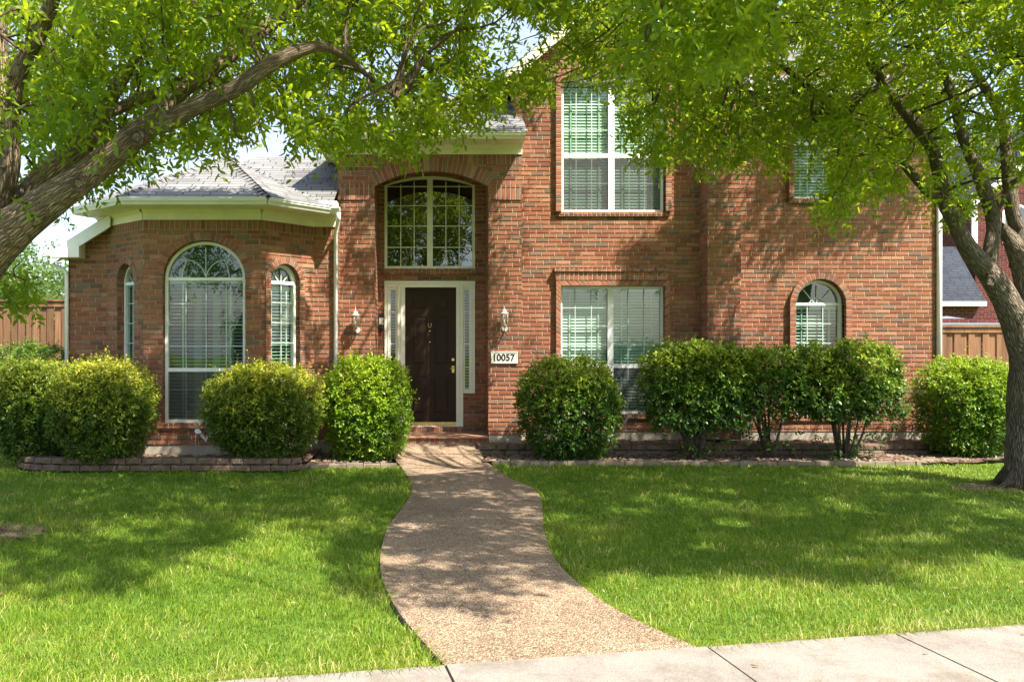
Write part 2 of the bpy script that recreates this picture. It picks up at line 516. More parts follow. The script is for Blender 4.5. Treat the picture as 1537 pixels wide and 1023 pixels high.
def arc(s0, s1, zs, rise, n=20):
    """arch from (s1, zs) over the top to (s0, zs)"""
    hw = (s1 - s0) / 2; c = (s0 + s1) / 2
    out = []
    if rise > hw * 0.8:
        for i in range(n + 1):
            t = math.pi * i / n
            out.append((c + hw * math.cos(t), zs + rise * math.sin(t)))
    else:
        r = (hw * hw + rise * rise) / (2 * rise)
        a = math.asin(hw / r)
        for i in range(n + 1):
            t = a - 2 * a * i / n
            out.append((c + r * math.sin(t), zs + rise - r + r * math.cos(t)))
    return out
def outline(s0, s1, zb, zs, rise=0.0):
    if rise <= 0: return [(s0, zb), (s1, zb), (s1, zs), (s0, zs)]
    return [(s0, zb), (s1, zb)] + arc(s0, s1, zs, rise)

def wall_panel(mb, pl, outer, holes, reveal):
    loops = [[Vector((a, b, 0)) for a, b in outer]] + [[Vector((a, b, 0)) for a, b in h] for h in holes]
    flat = [v for lp in loops for v in lp]
    for tri in tessellate_polygon(loops):
        a, b, c = (flat[i] for i in tri)
        if (b - a).cross(c - a).z < 0: b, c = c, b
        mb.face([pl(v.x, v.y) for v in (a, b, c)])
    for h in holes:
        n = len(h)
        for i in range(n):
            a, b = h[i], h[(i + 1) % n]
            mb.face([pl(*a), pl(*b), pl(*b, reveal), pl(*a, reveal)])

def frame_loop(mb, pl, outer, inner, d0, d1, radial_uv=False, closed=True):
    n = len(outer)
    L = 0
    for i in range(n if closed else n - 1):
        j = (i + 1) % n
        seg = (math.dist(outer[i], outer[j]) + math.dist(inner[i], inner[j])) / 2
        uv = None
        if radial_uv:
            wd = math.dist(outer[i], inner[i])
            uv = [(L, wd), (L + seg, wd), (L + seg, 0.012), (L, 0.012)]
        mb.face([pl(*outer[i], d0), pl(*outer[j], d0), pl(*inner[j], d0), pl(*inner[i], d0)], uv)
        sd = [(L, 0), (L + seg, 0), (L + seg, abs(d1 - d0)), (L, abs(d1 - d0))] if radial_uv else None
        mb.face([pl(*inner[i], d0), pl(*inner[j], d0), pl(*inner[j], d1), pl(*inner[i], d1)], sd)
        mb.face([pl(*outer[j], d0), pl(*outer[i], d0), pl(*outer[i], d1), pl(*outer[j], d1)], sd)
        L += seg
    if not closed:
        for i in (0, n - 1):
            mb.face([pl(*outer[i], d0), pl(*inner[i], d0), pl(*inner[i], d1), pl(*outer[i], d1)])

def pbox(mb, pl, s0, s1, z0, z1, d0, d1):
    b = [pl(s0, z0, d0), pl(s1, z0, d0), pl(s1, z0, d1), pl(s0, z0, d1)]
    t = [pl(s0, z1, d0), pl(s1, z1, d0), pl(s1, z1, d1), pl(s0, z1, d1)]
    mb.hexa(b, t)
def bar(mb, pl, a, b, wd, d0, d1):
    (ax, az), (bx, bz) = a, b
    l = math.hypot(bx - ax, bz - az)
    nx, nz_ = -(bz - az) / l * wd / 2, (bx - ax) / l * wd / 2
    q = [(ax - nx, az - nz_), (bx - nx, bz - nz_), (bx + nx, bz + nz_), (ax + nx, az + nz_)]
    mb.prism(q, lambda p: pl(p[0], p[1], d0), lambda p: pl(p[0], p[1], d1))

def zlawn(x, y):
    t = np.clip((np.asarray(y, float) - 5.0) / 7.3, 0, 1)
    t = t * t * (3 - 2 * t)
    return -0.10 * t

def np_mesh(name, V, T, mat, parent=None, tint=None, smooth=False):
    me = bpy.data.meshes.new(name)
    V = np.ascontiguousarray(V, dtype=np.float32).reshape(-1, 3)
    T = np.ascontiguousarray(T, dtype=np.int32).reshape(-1, 3)
    me.vertices.add(len(V)); me.vertices.foreach_set('co', V.ravel())
    me.loops.add(T.size); me.loops.foreach_set('vertex_index', T.ravel())
    me.polygons.add(len(T)); me.polygons.foreach_set('loop_start', np.arange(0, T.size, 3, dtype=np.int32))
    if smooth: me.polygons.foreach_set('use_smooth', np.ones(len(T), dtype=bool))
    me.update(calc_edges=True)
    if tint is not None:
        a = me.attributes.new('tint', 'FLOAT', 'POINT')
        a.data.foreach_set('value', np.ascontiguousarray(tint, dtype=np.float32))
    me.materials.append(mat)
    return link(bpy.data.objects.new(name, me), parent)

def in_poly(px, py, poly):
    px = np.asarray(px, float); py = np.asarray(py, float)
    ins = np.zeros(px.shape, bool)
    n = len(poly)
    for i in range(n):
        x0, y0 = poly[i]; x1, y1 = poly[(i + 1) % n]
        if y0 == y1: continue
        c = ((y0 > py) != (y1 > py)) & (px < (x1 - x0) * (py - y0) / (y1 - y0) + x0)
        ins ^= c
    return ins

# ================================================================== SETTING
def build_ground():
    xs = np.concatenate([np.linspace(-250, -14, 12), np.linspace(-13, 14, 90), np.linspace(15, 250, 12)])
    ys = np.concatenate([np.linspace(-120, 0, 8), np.linspace(0.5, 18, 70), np.linspace(19, 320, 14)])
    Xg, Yg = np.meshgrid(xs, ys)
    Zg = zlawn(Xg, Yg) - 0.035 + 0.008 * np.sin(Xg * 2.1 + Yg) * np.sin(Yg * 1.7)
    V = np.stack([Xg, Yg, Zg], -1).reshape(-1, 3)
    nx, ny = len(xs), len(ys)
    i = np.arange(ny - 1)[:, None] * nx + np.arange(nx - 1)[None]
    T = np.concatenate([np.stack([i, i + 1, i + nx + 1], -1).reshape(-1, 3), np.stack([i, i + nx + 1, i + nx], -1).reshape(-1, 3)])
    tag(np_mesh('lawn_ground', V, T, M['ground'], smooth=True), kind='structure')
build_ground()

WALK_L = [(595, 667), (592, 687), (602, 700), (616, 722), (618, 738), (607, 757), (589, 780), (579, 798), (571, 831), (573, 864), (593, 909), (625, 950), (668, 998)]
WALK_R = [(712, 667), (724, 687), (740, 700), (768, 718), (797, 730), (811, 745), (815, 769), (817, 796), (827, 826), (847, 855), (890, 891), (949, 926), (1050, 972)]
def gp(px, py, it=4):
    """ground point seen at a pixel of the survey"""
    z = 0.0
    for _ in range(it):
        d = (H - z) * F / (py - YH)
        z = float(zlawn(0, d)) if py > 690 else -0.1 + 0.13 * min(1, max(0, (d - 12.7) / 1.6))
    return Vector(((px - U) / F * d, d, z))
def smooth_line(pts, n=5):
    out = []
    for i in range(len(pts) - 1):
        p0, p1, p2, p3 = pts[max(i - 1, 0)], pts[i], pts[i + 1], pts[min(i + 2, len(pts) - 1)]
        for k in range(n):
            t = k / n
            out.append(0.5 * ((2 * p1) + (p2 - p0) * t + (2 * p0 - 5 * p1 + 4 * p2 - p3) * t * t + (3 * p1 - p0 - 3 * p2 + p3) * t ** 3))
    out.append(pts[-1])
    return out
WL = smooth_line([gp(*p) for p in WALK_L])
WR = smooth_line([gp(*p) for p in WALK_R])
mb = MB()
for i in range(len(WL) - 1):
    a, b, c, d = WL[i], WR[i], WR[i + 1], WL[i + 1]
    mb.face([a, d, c, b][::-1] if False else [d, c, b, a])
    dz = Vector((0, 0, -0.16))
    mb.face([a, a + dz, d + dz, d]); mb.face([b, c, c + dz, b + dz])
mb.face([WL[0], WR[0], WR[0] + dz, WL[0] + dz]); mb.face([WL[-1], WL[-1] + dz, WR[-1] + dz, WR[-1]])
tag(mb.build('walkway', M['aggregate']), kind='structure')
# apron joint of the walk, a raised slab in front of the step
mb = MB()
a, b = gp(592, 683), gp(722, 683)
mb.hexa([Vector((a.x - .01, a.y, a.z - .1)), Vector((b.x + .01, b.y, b.z - .1)), Vector((X(712, 14.45), 14.45, -.1)), Vector((X(597, 14.45), 14.45, -.1))],
        [Vector((a.x - .01, a.y, a.z + .022)), Vector((b.x + .01, b.y, b.z + .022)), Vector((X(712, 14.45), 14.45, .05)), Vector((X(597, 14.45), 14.45, .05))])
tag(mb.build('walkway_apron', M['aggregate']), kind='structure')

SWA = R(10.35)
SWD = Vector((math.cos(SWA), math.sin(SWA), 0)); SWN = Vector((math.sin(SWA), -math.cos(SWA), 0))
SW0 = Vector((0.03, 4.553, 0))
mb = MB()
cuts = [-14.1, -12.5, -10.9, -9.3, -7.8, -6.2, -4.6, -3.1, -1.55, 0.0, 1.546, 2.777, 4.3, 5.85, 7.4, 8.9, 10.5, 12.0, 13.6]
for i in range(len(cuts) - 1):
    a, b = cuts[i] + 0.007, cuts[i + 1] - 0.007
    q = [SW0 + SWD * a + SWN * 1.4, SW0 + SWD * b + SWN * 1.4, SW0 + SWD * b, SW0 + SWD * a]
    tilt = random.uniform(0.002, 0.008)
    mb.hexa([p + Vector((0, 0, -.12)) for p in q], [p + Vector((0, 0, 0.002 + tilt)) for p in q])
tag(mb.build('sidewalk', M['concrete']), kind='structure')
mb = MB()
q = [SW0 + SWD * -14 + SWN * 1.39, SW0 + SWD * 13.5 + SWN * 1.39, SW0 + SWD * 13.5 + SWN * .01, SW0 + SWD * -14 + SWN * .01]
mb.face([p + Vector((0, 0, -.028)) for p in q])
tag(mb.build('sidewalk_bed', M['bare']), kind='structure')

# ================================================================== HOUSE
house = empty('brick_house', (3.0, 15.0, 0.0))
tag(house, 'two storey red brick house with arched windows, bay and dark front door', 'house')
HL = Vector(house.location)
def hb(mb, name, mat, parent=house):
    """build a part of the house; the meshes are in world coordinates"""
    o = mb.build(name, mat)
    o.parent = parent
    if parent is house:
        o.location = -HL
    return o

D_MAIN, D_ENT, D_DOOR, D_BAY, D_BAYB, D_PIL = 15.0, 14.6, 15.5, 13.3, 14.1, 14.57
PM, PE, PD, PB, PBB, PP = (Plane(0, d) for d in (D_MAIN, D_ENT, D_DOOR, D_BAY, D_BAYB, D_PIL))

def fan_lines(c, zs, hw, rise, kind):
    L = []
    if kind == 'gothic':
        L.append([(c, zs), (c, zs + rise)])
        r = hw * 0.5
        for sg in (-1, 1):
            L.append([(c + sg * (r - r * math.cos(t) * 1.0) if False else c + sg * r * (1 - math.cos(t)), zs + rise * 0.62 * math.sin(t)) for t in np.linspace(0, math.pi / 2, 9)])
            L.append([(c + sg * r * (1 + math.sin(t)), zs + rise * 0.62 * math.cos(t)) for t in np.linspace(0, math.pi / 2, 9)] if False else
                     [(c + sg * r * (1 + 0.02 + 0.0 * t), zs + rise * 0.62 * (1 - t)) for t in np.linspace(0, 1, 2)] if False else
                     [(c + sg * r * (1 + 0.28 * t * t), zs + rise * (0.62 - 0.62 * (1 - math.sqrt(max(0, 1 - t * t))))) for t in np.linspace(0, 1, 10)])
            L.append([(c + sg * r, zs + rise * 0.62), (c + sg * r * 1.32, zs + rise * 0.75)])
    elif kind == 'rays':
        L.append([(c, zs), (c, zs + rise)])
        for sg in (-1, 1):
            L.append([(c, zs), (c + sg * hw * 0.62, zs + rise * 0.78)])
        L.append([(c + hw * 0.36 * math.cos(t), zs + rise * 0.40 * math.sin(t)) for t in np.linspace(0, math.pi, 15)])
    elif kind == 'narrow':
        L.append([(c, zs), (c, zs + rise)])
        for sg in (-1, 1):
            L.append([(c, zs), (c + sg * hw * 0.62, zs + rise * 0.70)])
    return L

def window(pl, s0, s1, zb, zs, rise=0.0, dep=0.08, fw=0.045, mull=None, rails=(), verts=(), horis=(), fan=None, transom=True,
           mat='frame', glass_mat='glass', blinds=(None, None), screen_to=None, sill=True, slat=0.055, tilt=40, label=None, behind=False):
    """one window: frame (with mullion and rails) > muntins, glass_pane, blinds, insect_screen"""
    mb = MB()
    zt = zs + rise
    out = outline(s0, s1, zb, zs, rise)
    inn = outline(s0 + fw, s1 - fw, zb + fw, zs - (fw if rise <= 0 else 0), max(0, rise - fw) if rise > 0 else 0)
    frame_loop(mb, pl, out, inn, dep - 0.012, dep + 0.07)
    if mull:
        for (a, b) in mull: pbox(mb, pl, a, b, zb + fw, zt - fw * 0.3 if rise <= 0 else zs + rise * 0.9, dep - 0.004, dep + 0.06)
    if rise > 0 and transom: pbox(mb, pl, s0 + fw, s1 - fw, zs - 0.025, zs + 0.025, dep - 0.004, dep + 0.06)
    for zr, th in rails: pbox(mb, pl, s0 + fw, s1 - fw, zr - th / 2, zr + th / 2, dep + 0.003, dep + 0.055)
    fr = hb(mb, 'window', M[mat])
    if label: fr['label'] = label
    mt = MB()
    mw = 0.016 if mat == 'cream_frame' else 0.013
    for a, z0, z1 in verts: pbox(mt, pl, a - mw / 2, a + mw / 2, z0, z1, (dep + .040 if behind else dep + 0.012), (dep + .056 if behind else dep + 0.03))
    for z, a, b in horis: pbox(mt, pl, a, b, z - mw / 2, z + mw / 2, (dep + .041 if behind else dep + 0.013), (dep + .057 if behind else dep + 0.031))
    if fan:
        c = (s0 + s1) / 2
        for ln in fan_lines(c, zs - 0.03, (s1 - s0) / 2 - fw, rise - fw - 0.01, fan):
            for p, q in zip(ln[:-1], ln[1:]): bar(mt, pl, p, q, mw, (dep + .040 if behind else dep + 0.012), (dep + .056 if behind else dep + 0.03))
        sh = MB()
        sh.face([pl(a, z, dep + .09) for a, z in [(s0 + fw, zs), (s1 - fw, zs)] + arc(s0 + fw, s1 - fw, zs, rise - fw)])
        sh.build('arch_shade', M['shade'], fr)
    if mt.f: mt.build('muntins', M[mat if mat == 'cream_frame' else 'muntin'], fr)
    g = MB()
    gi = [(a, z) for a, z in inn]
    g.face([pl(a, z, dep + 0.036) for a, z in gi])
    g.build('glass_pane', M[glass_mat], fr)
    if screen_to is not None:
        sc = MB()
        sc.face([pl(a, z, dep + 0.008) for a, z in ((s0 + fw, zb + fw), (s1 - fw, zb + fw), (s1 - fw, screen_to), (s0 + fw, screen_to))])
        sc.build('insect_screen', M['screen'], fr)
    z0, z1 = blinds
    if z0 is not None:
        b = MB()
        z = z0 + 0.02
        ca, sa = math.cos(R(tilt)) * 0.025, math.sin(R(tilt)) * 0.025
        bays = [(s0 + fw, s1 - fw)]
        if mull: bays = [(s0 + fw, mull[0][0] - 0.01), (mull[0][1] + 0.01, s1 - fw)]
        for q0, q1 in bays:
            z = z0 + 0.02
            while z < z1:
                jig = random.uniform(-0.005, 0.005)
                b.hexa([pl(q0, z - sa + jig, .10 + dep - ca), pl(q1, z - sa - jig, .10 + dep - ca), pl(q1, z + sa - jig, .10 + dep + ca), pl(q0, z + sa + jig, .10 + dep + ca)],
                       [pl(q0, z - sa + jig + .003, .10 + dep - ca), pl(q1, z - sa - jig + .003, .10 + dep - ca), pl(q1, z + sa - jig + .003, .10 + dep + ca), pl(q0, z + sa + jig + .003, .10 + dep + ca)])
                z += slat
            for f in (0.18, 0.82):
                a = q0 + (q1 - q0) * f
                pbox(b, pl, a - 0.012, a + 0.012, z0, z1, dep + 0.072, dep + 0.074)
            if z1 > z0 + 0.3: pbox(b, pl, q0, q1, z1, min(z1 + 0.06, zt - fw), dep + 0.07, dep + 0.13)
        b.build('blinds', M['blind'], fr)
    if sill:
        s_ = MB()
        pbox(s_, pl, s0 - 0.09, s1 + 0.09, zb - 0.082, zb - 0.004, -0.04, dep)
        o = s_.build('sill', M['rowlock'], fr)
    return fr

def surround(pl, s0, s1, zb, zs, rise, wd, proj, name='brick_surround'):
    """projecting brick strip round an opening, over the arch and down both jambs"""
    mb = MB()
    if rise > 0:
        o = [(s1 + wd, zb)] + arc(s0 - wd, s1 + wd, zs, rise + wd) + [(s0 - wd, zb)]
        i = [(s1, zb)] + arc(s0, s1, zs, rise) + [(s0, zb)]
    else:
        o = [(s1 + wd, zb), (s1 + wd, zs + wd), (s0 - wd, zs + wd), (s0 - wd, zb)]
        i = [(s1, zb), (s1, zs), (s0, zs), (s0, zb)]
    frame_loop(mb, pl, o, i, -proj, 0.05, radial_uv=True, closed=False)
    return hb(mb, name, M['rowlock'])

# ---- main two storey wall
x0, x1 = X(783, D_MAIN), X(1408, D_MAIN)
zf = 0.2
EAVE = 6.77
xg = X(1056, D_MAIN)
xc = X(919, D_MAIN)
apex = EAVE + (xc - x0) * 0.83
win_up = outline(X(842, D_MAIN), X(998, D_MAIN), Z(319, D_MAIN), Z(121, D_MAIN), 0.20)
win_lo = outline(X(840, D_MAIN), X(998, D_MAIN), Z(622, D_MAIN), Z(428, D_MAIN))
win_ar = outline(X(1192, D_MAIN), X(1267, D_MAIN), Z(625, D_MAIN), Z(457, D_MAIN), Z(419, D_MAIN) - Z(457, D_MAIN))
win_ur = outline(X(1189, D_MAIN), X(1267, D_MAIN), Z(299, D_MAIN), Z(128, D_MAIN))
mb = MB()
wall_panel(mb, PM, [(x0 - .1, zf), (x1, zf), (x1, EAVE), (xg + .02, EAVE), (xc, apex), (x0 - .1, EAVE)], [win_up, win_lo, win_ar, win_ur], 0.1)
for xx, sgn in ((x0 - .1, -1), (x1, 1)):
    q = [Vector((xx, D_MAIN, zf)), Vector((xx, 25, zf)), Vector((xx, 25, EAVE)), Vector((xx, D_MAIN, EAVE))]
    mb.face(q if sgn > 0 else q[::-1])
mb.face([Vector((x1, 25, zf)), Vector((x0, 25, zf)), Vector((x0, 25, EAVE)), Vector((x1, 25, EAVE))])
hb(mb, 'wall', M['brick'])
mb = MB()
mb.box(x0 - .1, x1 - .012, D_MAIN + .012, 24.98, -.35, zf)
hb(mb, 'foundation', M['foundation'])
# pilaster between gable and right wing
mb = MB()
mb.box(X(1062, D_PIL), X(1112, D_PIL), D_PIL, D_MAIN - .001, .1, EAVE - .02)
hb(mb, 'pilaster', M['brick'])

# windows of the main wall
def zz(py): return Z(py, D_MAIN)
def xx_(px): return X(px, D_MAIN)
def vlist(pxs, ranges):
    return [(xx_(p), zz(b), zz(a)) for p in pxs for a, b in ranges]
f1 = window(PM, xx_(843), xx_(997), zz(318), zz(118.5), 0, mull=[(xx_(914.5), xx_(923.5))], rails=[(zz(232), 0.075)],
       verts=vlist((866, 889.5, 946, 969.5), ((121, 229), (235, 315))),
       horis=[(zz(p), a, b) for p in (155, 193.5, 274) for a, b in ((xx_(846), xx_(914)), (xx_(924), xx_(994)))],
       blinds=(zz(314), zz(124)), screen_to=zz(234), tilt=66)
mb = MB()   # white tympanum panel in the arch over the upper window
mb.prism([(xx_(843), zz(118)), (xx_(997), zz(118))] + arc(xx_(843), xx_(997), zz(118), 0.175), lambda p: PM(p[0], p[1], .06), lambda p: PM(p[0], p[1], .12))
hb(mb, 'arch_panel', M['cream'])
surround(PM, xx_(842), xx_(998), zz(318), zz(121), 0.20, 0.10, 0.085)
window(PM, xx_(841), xx_(997), zz(621), zz(429), 0, mull=[(xx_(913.5), xx_(922))], rails=[(zz(549), 0.075)],
       verts=vlist((864.5, 889, 944.5, 968.5), ((431, 546), (552, 617))),
       horis=[(zz(p), a, b) for p in (461.5, 489, 517, 583) for a, b in ((xx_(844), xx_(913)), (xx_(922), xx_(994)))],
       blinds=(zz(617), zz(436)), screen_to=zz(551), tilt=58)
surround(PM, xx_(841), xx_(997), zz(621), zz(429), 0, 0.085, 0.085)
mb = MB()   # projecting soldier lintel and its header ledge
pbox(mb, PM, xx_(833), xx_(1001), zz(428) + .087, zz(408), -0.09, 0.02)
hb(mb, 'lintel', M['soldier'])
mb = MB()
pbox(mb, PM, xx_(831), xx_(1002), zz(408) + .001, zz(402), -0.115, 0.02)
hb(mb, 'lintel_ledge', M['rowlock'])
window(PM, xx_(1193), xx_(1266), zz(624), zz(456), zz(420) - zz(456), rails=[(zz(549), 0.06)], fw=0.05,
       verts=vlist((1215, 1238.5), ((459, 546), (552, 620))),
       horis=[(zz(p), xx_(1196), xx_(1263)) for p in (485.5, 515, 583)], fan='rays', blinds=(zz(620), zz(464)), tilt=34, slat=0.06)
surround(PM, xx_(1192), xx_(1267), zz(624), zz(457), zz(419) - zz(457), 0.105, 0.085)
window(PM, xx_(1190), xx_(1266), zz(298), zz(129), 0, rails=[(zz(214), 0.06)],
       verts=vlist((1215, 1239), ((131, 211), (217, 295))), horis=[(zz(p), xx_(1193), xx_(1263)) for p in (170, 265.5)],
       blinds=(zz(294), zz(134)), tilt=60)
surround(PM, xx_(1189), xx_(1267), zz(298), zz(128), 0, 0.085, 0.085)

# ---- entry block with arch and recess
ex0, ex1 = X(507, D_ENT), X(783, D_ENT)
ax0, ax1 = X(562, D_ENT), X(733, D_ENT)
zsp, zap, zfr = Z(280, D_ENT), Z(257, D_ENT), Z(232, D_ENT)
PORCH = 0.14
mb = MB()
fa = arc(ax0, ax1, zsp, zap - zsp)
outer = [(ex0, .185), (ax0, .185)] + [(ax0, zsp)] + fa[::-1][1:-1] + [(ax1, zsp), (ax1, .185), (ex1, .185), (ex1, zfr + .22), (ex0, zfr + .22)]
wall_panel(mb, PE, outer, [], 0)
# recess: side walls, soffit rising slightly to the back
bz, bzap = Z(276, D_DOOR), Z(262.5, D_DOOR)
ba = arc(ax0, ax1, bz, bzap - bz)
mb.face([Vector((ax0, D_ENT, .1)), Vector((ax0, D_DOOR, .1)), Vector((ax0, D_DOOR, bz)), Vector((ax0, D_ENT, zsp))][::1])
mb.face([Vector((ax1, D_DOOR, .1)), Vector((ax1, D_ENT, .1)), Vector((ax1, D_ENT, zsp)), Vector((ax1, D_DOOR, bz))])
for i in range(len(fa) - 1):
    mb.face([PE(*fa[i + 1]), PE(*fa[i]), PD(*ba[i]), PD(*ba[i + 1])])
mb.face([Vector((ex1, D_ENT, .185)), Vector((ex1, D_MAIN + .05, .185)), Vector((ex1, D_MAIN + .05, zfr + .22)), Vector((ex1, D_ENT, zfr + .22))])
mb.face([Vector((ex0, 19, .0)), Vector((ex0, D_ENT, .0)), Vector((ex0, D_ENT, zfr + .22)), Vector((ex0, 19, zfr + .22))])
hb(mb, 'entry_wall', M['brick'])
# door wall
dx0, dx1 = X(577, D_DOOR), X(713, D_DOOR)
zd = lambda py: Z(py, D_DOOR)
xd = lambda px: X(px, D_DOOR)
mb = MB()
tr_hole = [(dx0, zd(403)), (dx1, zd(403))] + arc(dx0, dx1, zd(277.5), zd(264) - zd(277.5))
door_hole = [(xd(577), zd(591)), (xd(594), zd(591)), (xd(594), zd(639)), (xd(695), zd(639)), (xd(695), zd(591)), (xd(713), zd(591)), (xd(713), zd(421.5)), (xd(577), zd(421.5))]
wall_panel(mb, PD, [(ax0 - .05, .0), (ax1 + .05, .0), (ax1 + .05, bz)] + [(p[0], p[1] + .12) for p in ba[1:-1]] + [(ax0 - .05, bz)], [tr_hole, door_hole], 0.1)
hb(mb, 'door_wall', M['brick'])
# arch ring
mb = MB()
o_, i_ = [], []
hw, rs = (ax1 - ax0) / 2, zap - zsp
rr = (hw * hw + rs * rs) / (2 * rs); cz = zap - rr; cxm = (ax0 + ax1) / 2; aa = math.asin(hw / rr)
for k in range(25):
    t = aa - 2 * aa * k / 24
    i_.append((cxm + rr * math.sin(t), cz + rr * math.cos(t)))
    o_.append((cxm + (rr + .245) * math.sin(t), cz + (rr + .245) * math.cos(t)))
frame_loop(mb, PE, o_, i_, -0.006, 0.1, radial_uv=True, closed=False)
hb(mb, 'arch_ring', M['soldier'])
mb = MB()   # soldier course under the eave, soldier blocks at the springing
pbox(mb, PE, ex0 + .001, ex1 - .001, Z(247, D_ENT), zfr, -.004, .02)
pbox(mb, PE, ex0 + .002, ax0 - .06, Z(300, D_ENT), Z(276, D_ENT), -.018, .02)
pbox(mb, PE, ax1 + .06, ex1 - .002, Z(300, D_ENT), Z(276, D_ENT), -.018, .02)
hb(mb, 'soldier_course', M['soldier'])
mb = MB()
mb.box(ex0 + .012, ax0 - .012, D_ENT + .012, D_DOOR, -.3, .186)
hb(mb, 'foundation', M['foundation'])
mb = MB()
mb.box(ax1 + .012, ex1 - .012, D_ENT + .012, D_DOOR - .3, -.3, .186)
hb(mb, 'foundation', M['foundation'])
# porch step
mb = MB()
mb.box(ax0 - .02, ax1 - .01, 14.47, D_DOOR - .0, -.1, PORCH - .002)
st = hb(mb, 'porch_step', M['rowlock'])
mb = MB()
mb.box(ax0 + .001, ax1 - .001, 14.44, D_DOOR - .001, PORCH - .001, PORCH + .018)
hb(mb, 'porch_tread', M['paver'])
mb = MB()
mb.box(dx0 + .12, xd(697), D_DOOR - .16, D_DOOR + .02, PORCH + .019, Z(639.5, D_DOOR))
hb(mb, 'door_step', M['rowlock'])

# transom window over the door
cm = (xd(641), xd(649.5))
vv = []
for p in (601.3, 621.5, 669.3, 689.3): vv.append((xd(p), zd(401), zd(272 if p in (621.5, 669.3) else 276)))
hh = [(zd(p), a, b) for p in (279, 308, 338.5, 370.5) for a, b in ((xd(580), xd(641)), (xd(649.5), xd(710)))]
window(PD, dx0, dx1, zd(403), zd(277.5), zd(264) - zd(277.5), dep=.05, fw=.05, mull=[cm], verts=vv, horis=hh, transom=False,
       mat='cream_frame', glass_mat='glass_dark', sill=False, behind=False)
mb = MB()
pbox(mb, PD, dx0 - .02, dx1 + .02, zd(412), zd(403.3), -.05, .05)
hb(mb, 'transom_sill', M['rowlock'])

# front door with sidelights
mb = MB()
fr_ = [(577, 584, 422, 590), (706.5, 713, 422, 590)]
pbox(mb, PD, xd(577), xd(713), zd(431), zd(421.7), -.015, .1)           # head
pbox(mb, PD, xd(577), xd(583.5), zd(590), zd(431.05), -.015, .1)
pbox(mb, PD, xd(707), xd(713), zd(590), zd(431.05), -.015, .1)
pbox(mb, PD, xd(596.5), xd(603), zd(638), zd(431.05), -.03, .1)
pbox(mb, PD, xd(603.05), xd(607.8), zd(638), zd(431.05), -.002, .1)
pbox(mb, PD, xd(689), xd(695.2), zd(638), zd(431.05), -.03, .1)
pbox(mb, PD, xd(684.8), xd(688.95), zd(638), zd(431.05), -.002, .1)
for a, b in ((583.55, 596.45), (695.25, 706.95)):
    pbox(mb, PD, xd(a), xd(b), zd(590), zd(583), .0, .1)
    pbox(mb, PD, xd(a), xd(b), zd(435), zd(431.05), .0, .1)
    pbox(mb, PD, xd(a), xd(a) + .035, zd(583), zd(435), .01, .08)
    pbox(mb, PD, xd(b) - .035, xd(b), zd(583), zd(435), .01, .08)
for a_ in (577.9, 582.6, 597.4, 601.9, 690.0, 694.2, 707.9, 712.2):
    pbox(mb, PD, xd(a_) - .006, xd(a_) + .006, zd(590 if a_ < 590 or a_ > 700 else 637), zd(424), -.042 if 590 < a_ < 700 else -.027, -.012)
pbox(mb, PD, xd(578), xd(712), zd(424.6), zd(423.2), -.03, -.012)
pbox(mb, PD, xd(596.5), xd(695.2), zd(639.5), zd(638.1), -.05, .1)
hb(mb, 'door_frame', M['cream_frame'])
for a, b in ((583.55, 596.45), (695.25, 706.95)):
    mb = MB()
    mb.face([PD(xd(a), zd(584), .05), PD(xd(b), zd(584), .05), PD(xd(b), zd(434), .05), PD(xd(a), zd(434), .05)])
    sdl = hb(mb, 'sidelight', M['glass'])
    mt = MB()
    for py in (468, 516, 551): pbox(mt, PD, xd(a) + .03, xd(b) - .03, zd(py) - .008, zd(py) + .008, .03, .045)
    mt.build('muntins', M['cream_frame'], sdl)
    b_ = MB()
    z = zd(582)
    while z < zd(436):
        pbox(b_, PD, xd(a), xd(b), z, z + .015, .12, .125)
        z += 0.055
    b_.build('blinds', M['blind'], sdl)
mb = MB()
DZ0, DZ1, DX0, DX1 = zd(633), zd(431), xd(607.8), xd(684.8)
panels = [(617.5, 640.5, 443, 464), (650.5, 674, 443, 464), (617.5, 640.5, 475, 547.5), (650.5, 674, 475, 547.5), (617.5, 640.5, 565, 621), (650.5, 674, 565, 621)]
holes = [outline(xd(a), xd(b), zd(d), zd(c)) for a, b, c, d in panels]
wall_panel(mb, Plane(0, D_DOOR + .055), [(DX0, DZ0), (DX1, DZ0), (DX1, DZ1), (DX0, DZ1)], holes, .012)
PDR = Plane(0, D_DOOR + .055)
for a, b, c, d in panels:
    o4 = outline(xd(a), xd(b), zd(d), zd(c)); m_ = .028
    i4 = outline(xd(a) + m_, xd(b) - m_, zd(d) + m_, zd(c) - m_)
    k4 = outline(xd(a) + m_ + .02, xd(b) - m_ - .02, zd(d) + m_ + .02, zd(c) - m_ - .02)
    for i in range(4):
        j = (i + 1) % 4
        mb.face([PDR(*o4[i], .012), PDR(*o4[j], .012), PDR(*i4[j], .010), PDR(*i4[i], .010)])
        mb.face([PDR(*i4[i], .010), PDR(*i4[j], .010), PDR(*k4[j], .001), PDR(*k4[i], .001)])
    mb.face([PDR(*p, .001) for p in k4])
door = hb(mb, 'front_door', M['door'])
mb = MB()
pbox(mb, PD, DX0, DX1, zd(637.8), zd(633.1), .0, .055)
mb.build('kick_strip', M['brass'], door)
mb = MB()
c = PDR(xd(680), zd(553), 0)
mb.lathe([(0.0, c.z + .0)], c.x, c.y, 8) if False else None
pbox(mb, PDR, xd(678.2), xd(682), zd(559), zd(549), -.012, 0)
mb.tube([c + Vector((0, -.012, .02)), c + Vector((0, -.06, .015)), c + Vector((-.03, -.065, .01)), c + Vector((-.06, -.06, -.005))], [.014, .014, .012, .01], 8)
mb.build('door_handle', M['brass'], door)
mb = MB()
c = PDR(xd(680), zd(539.5), 0)
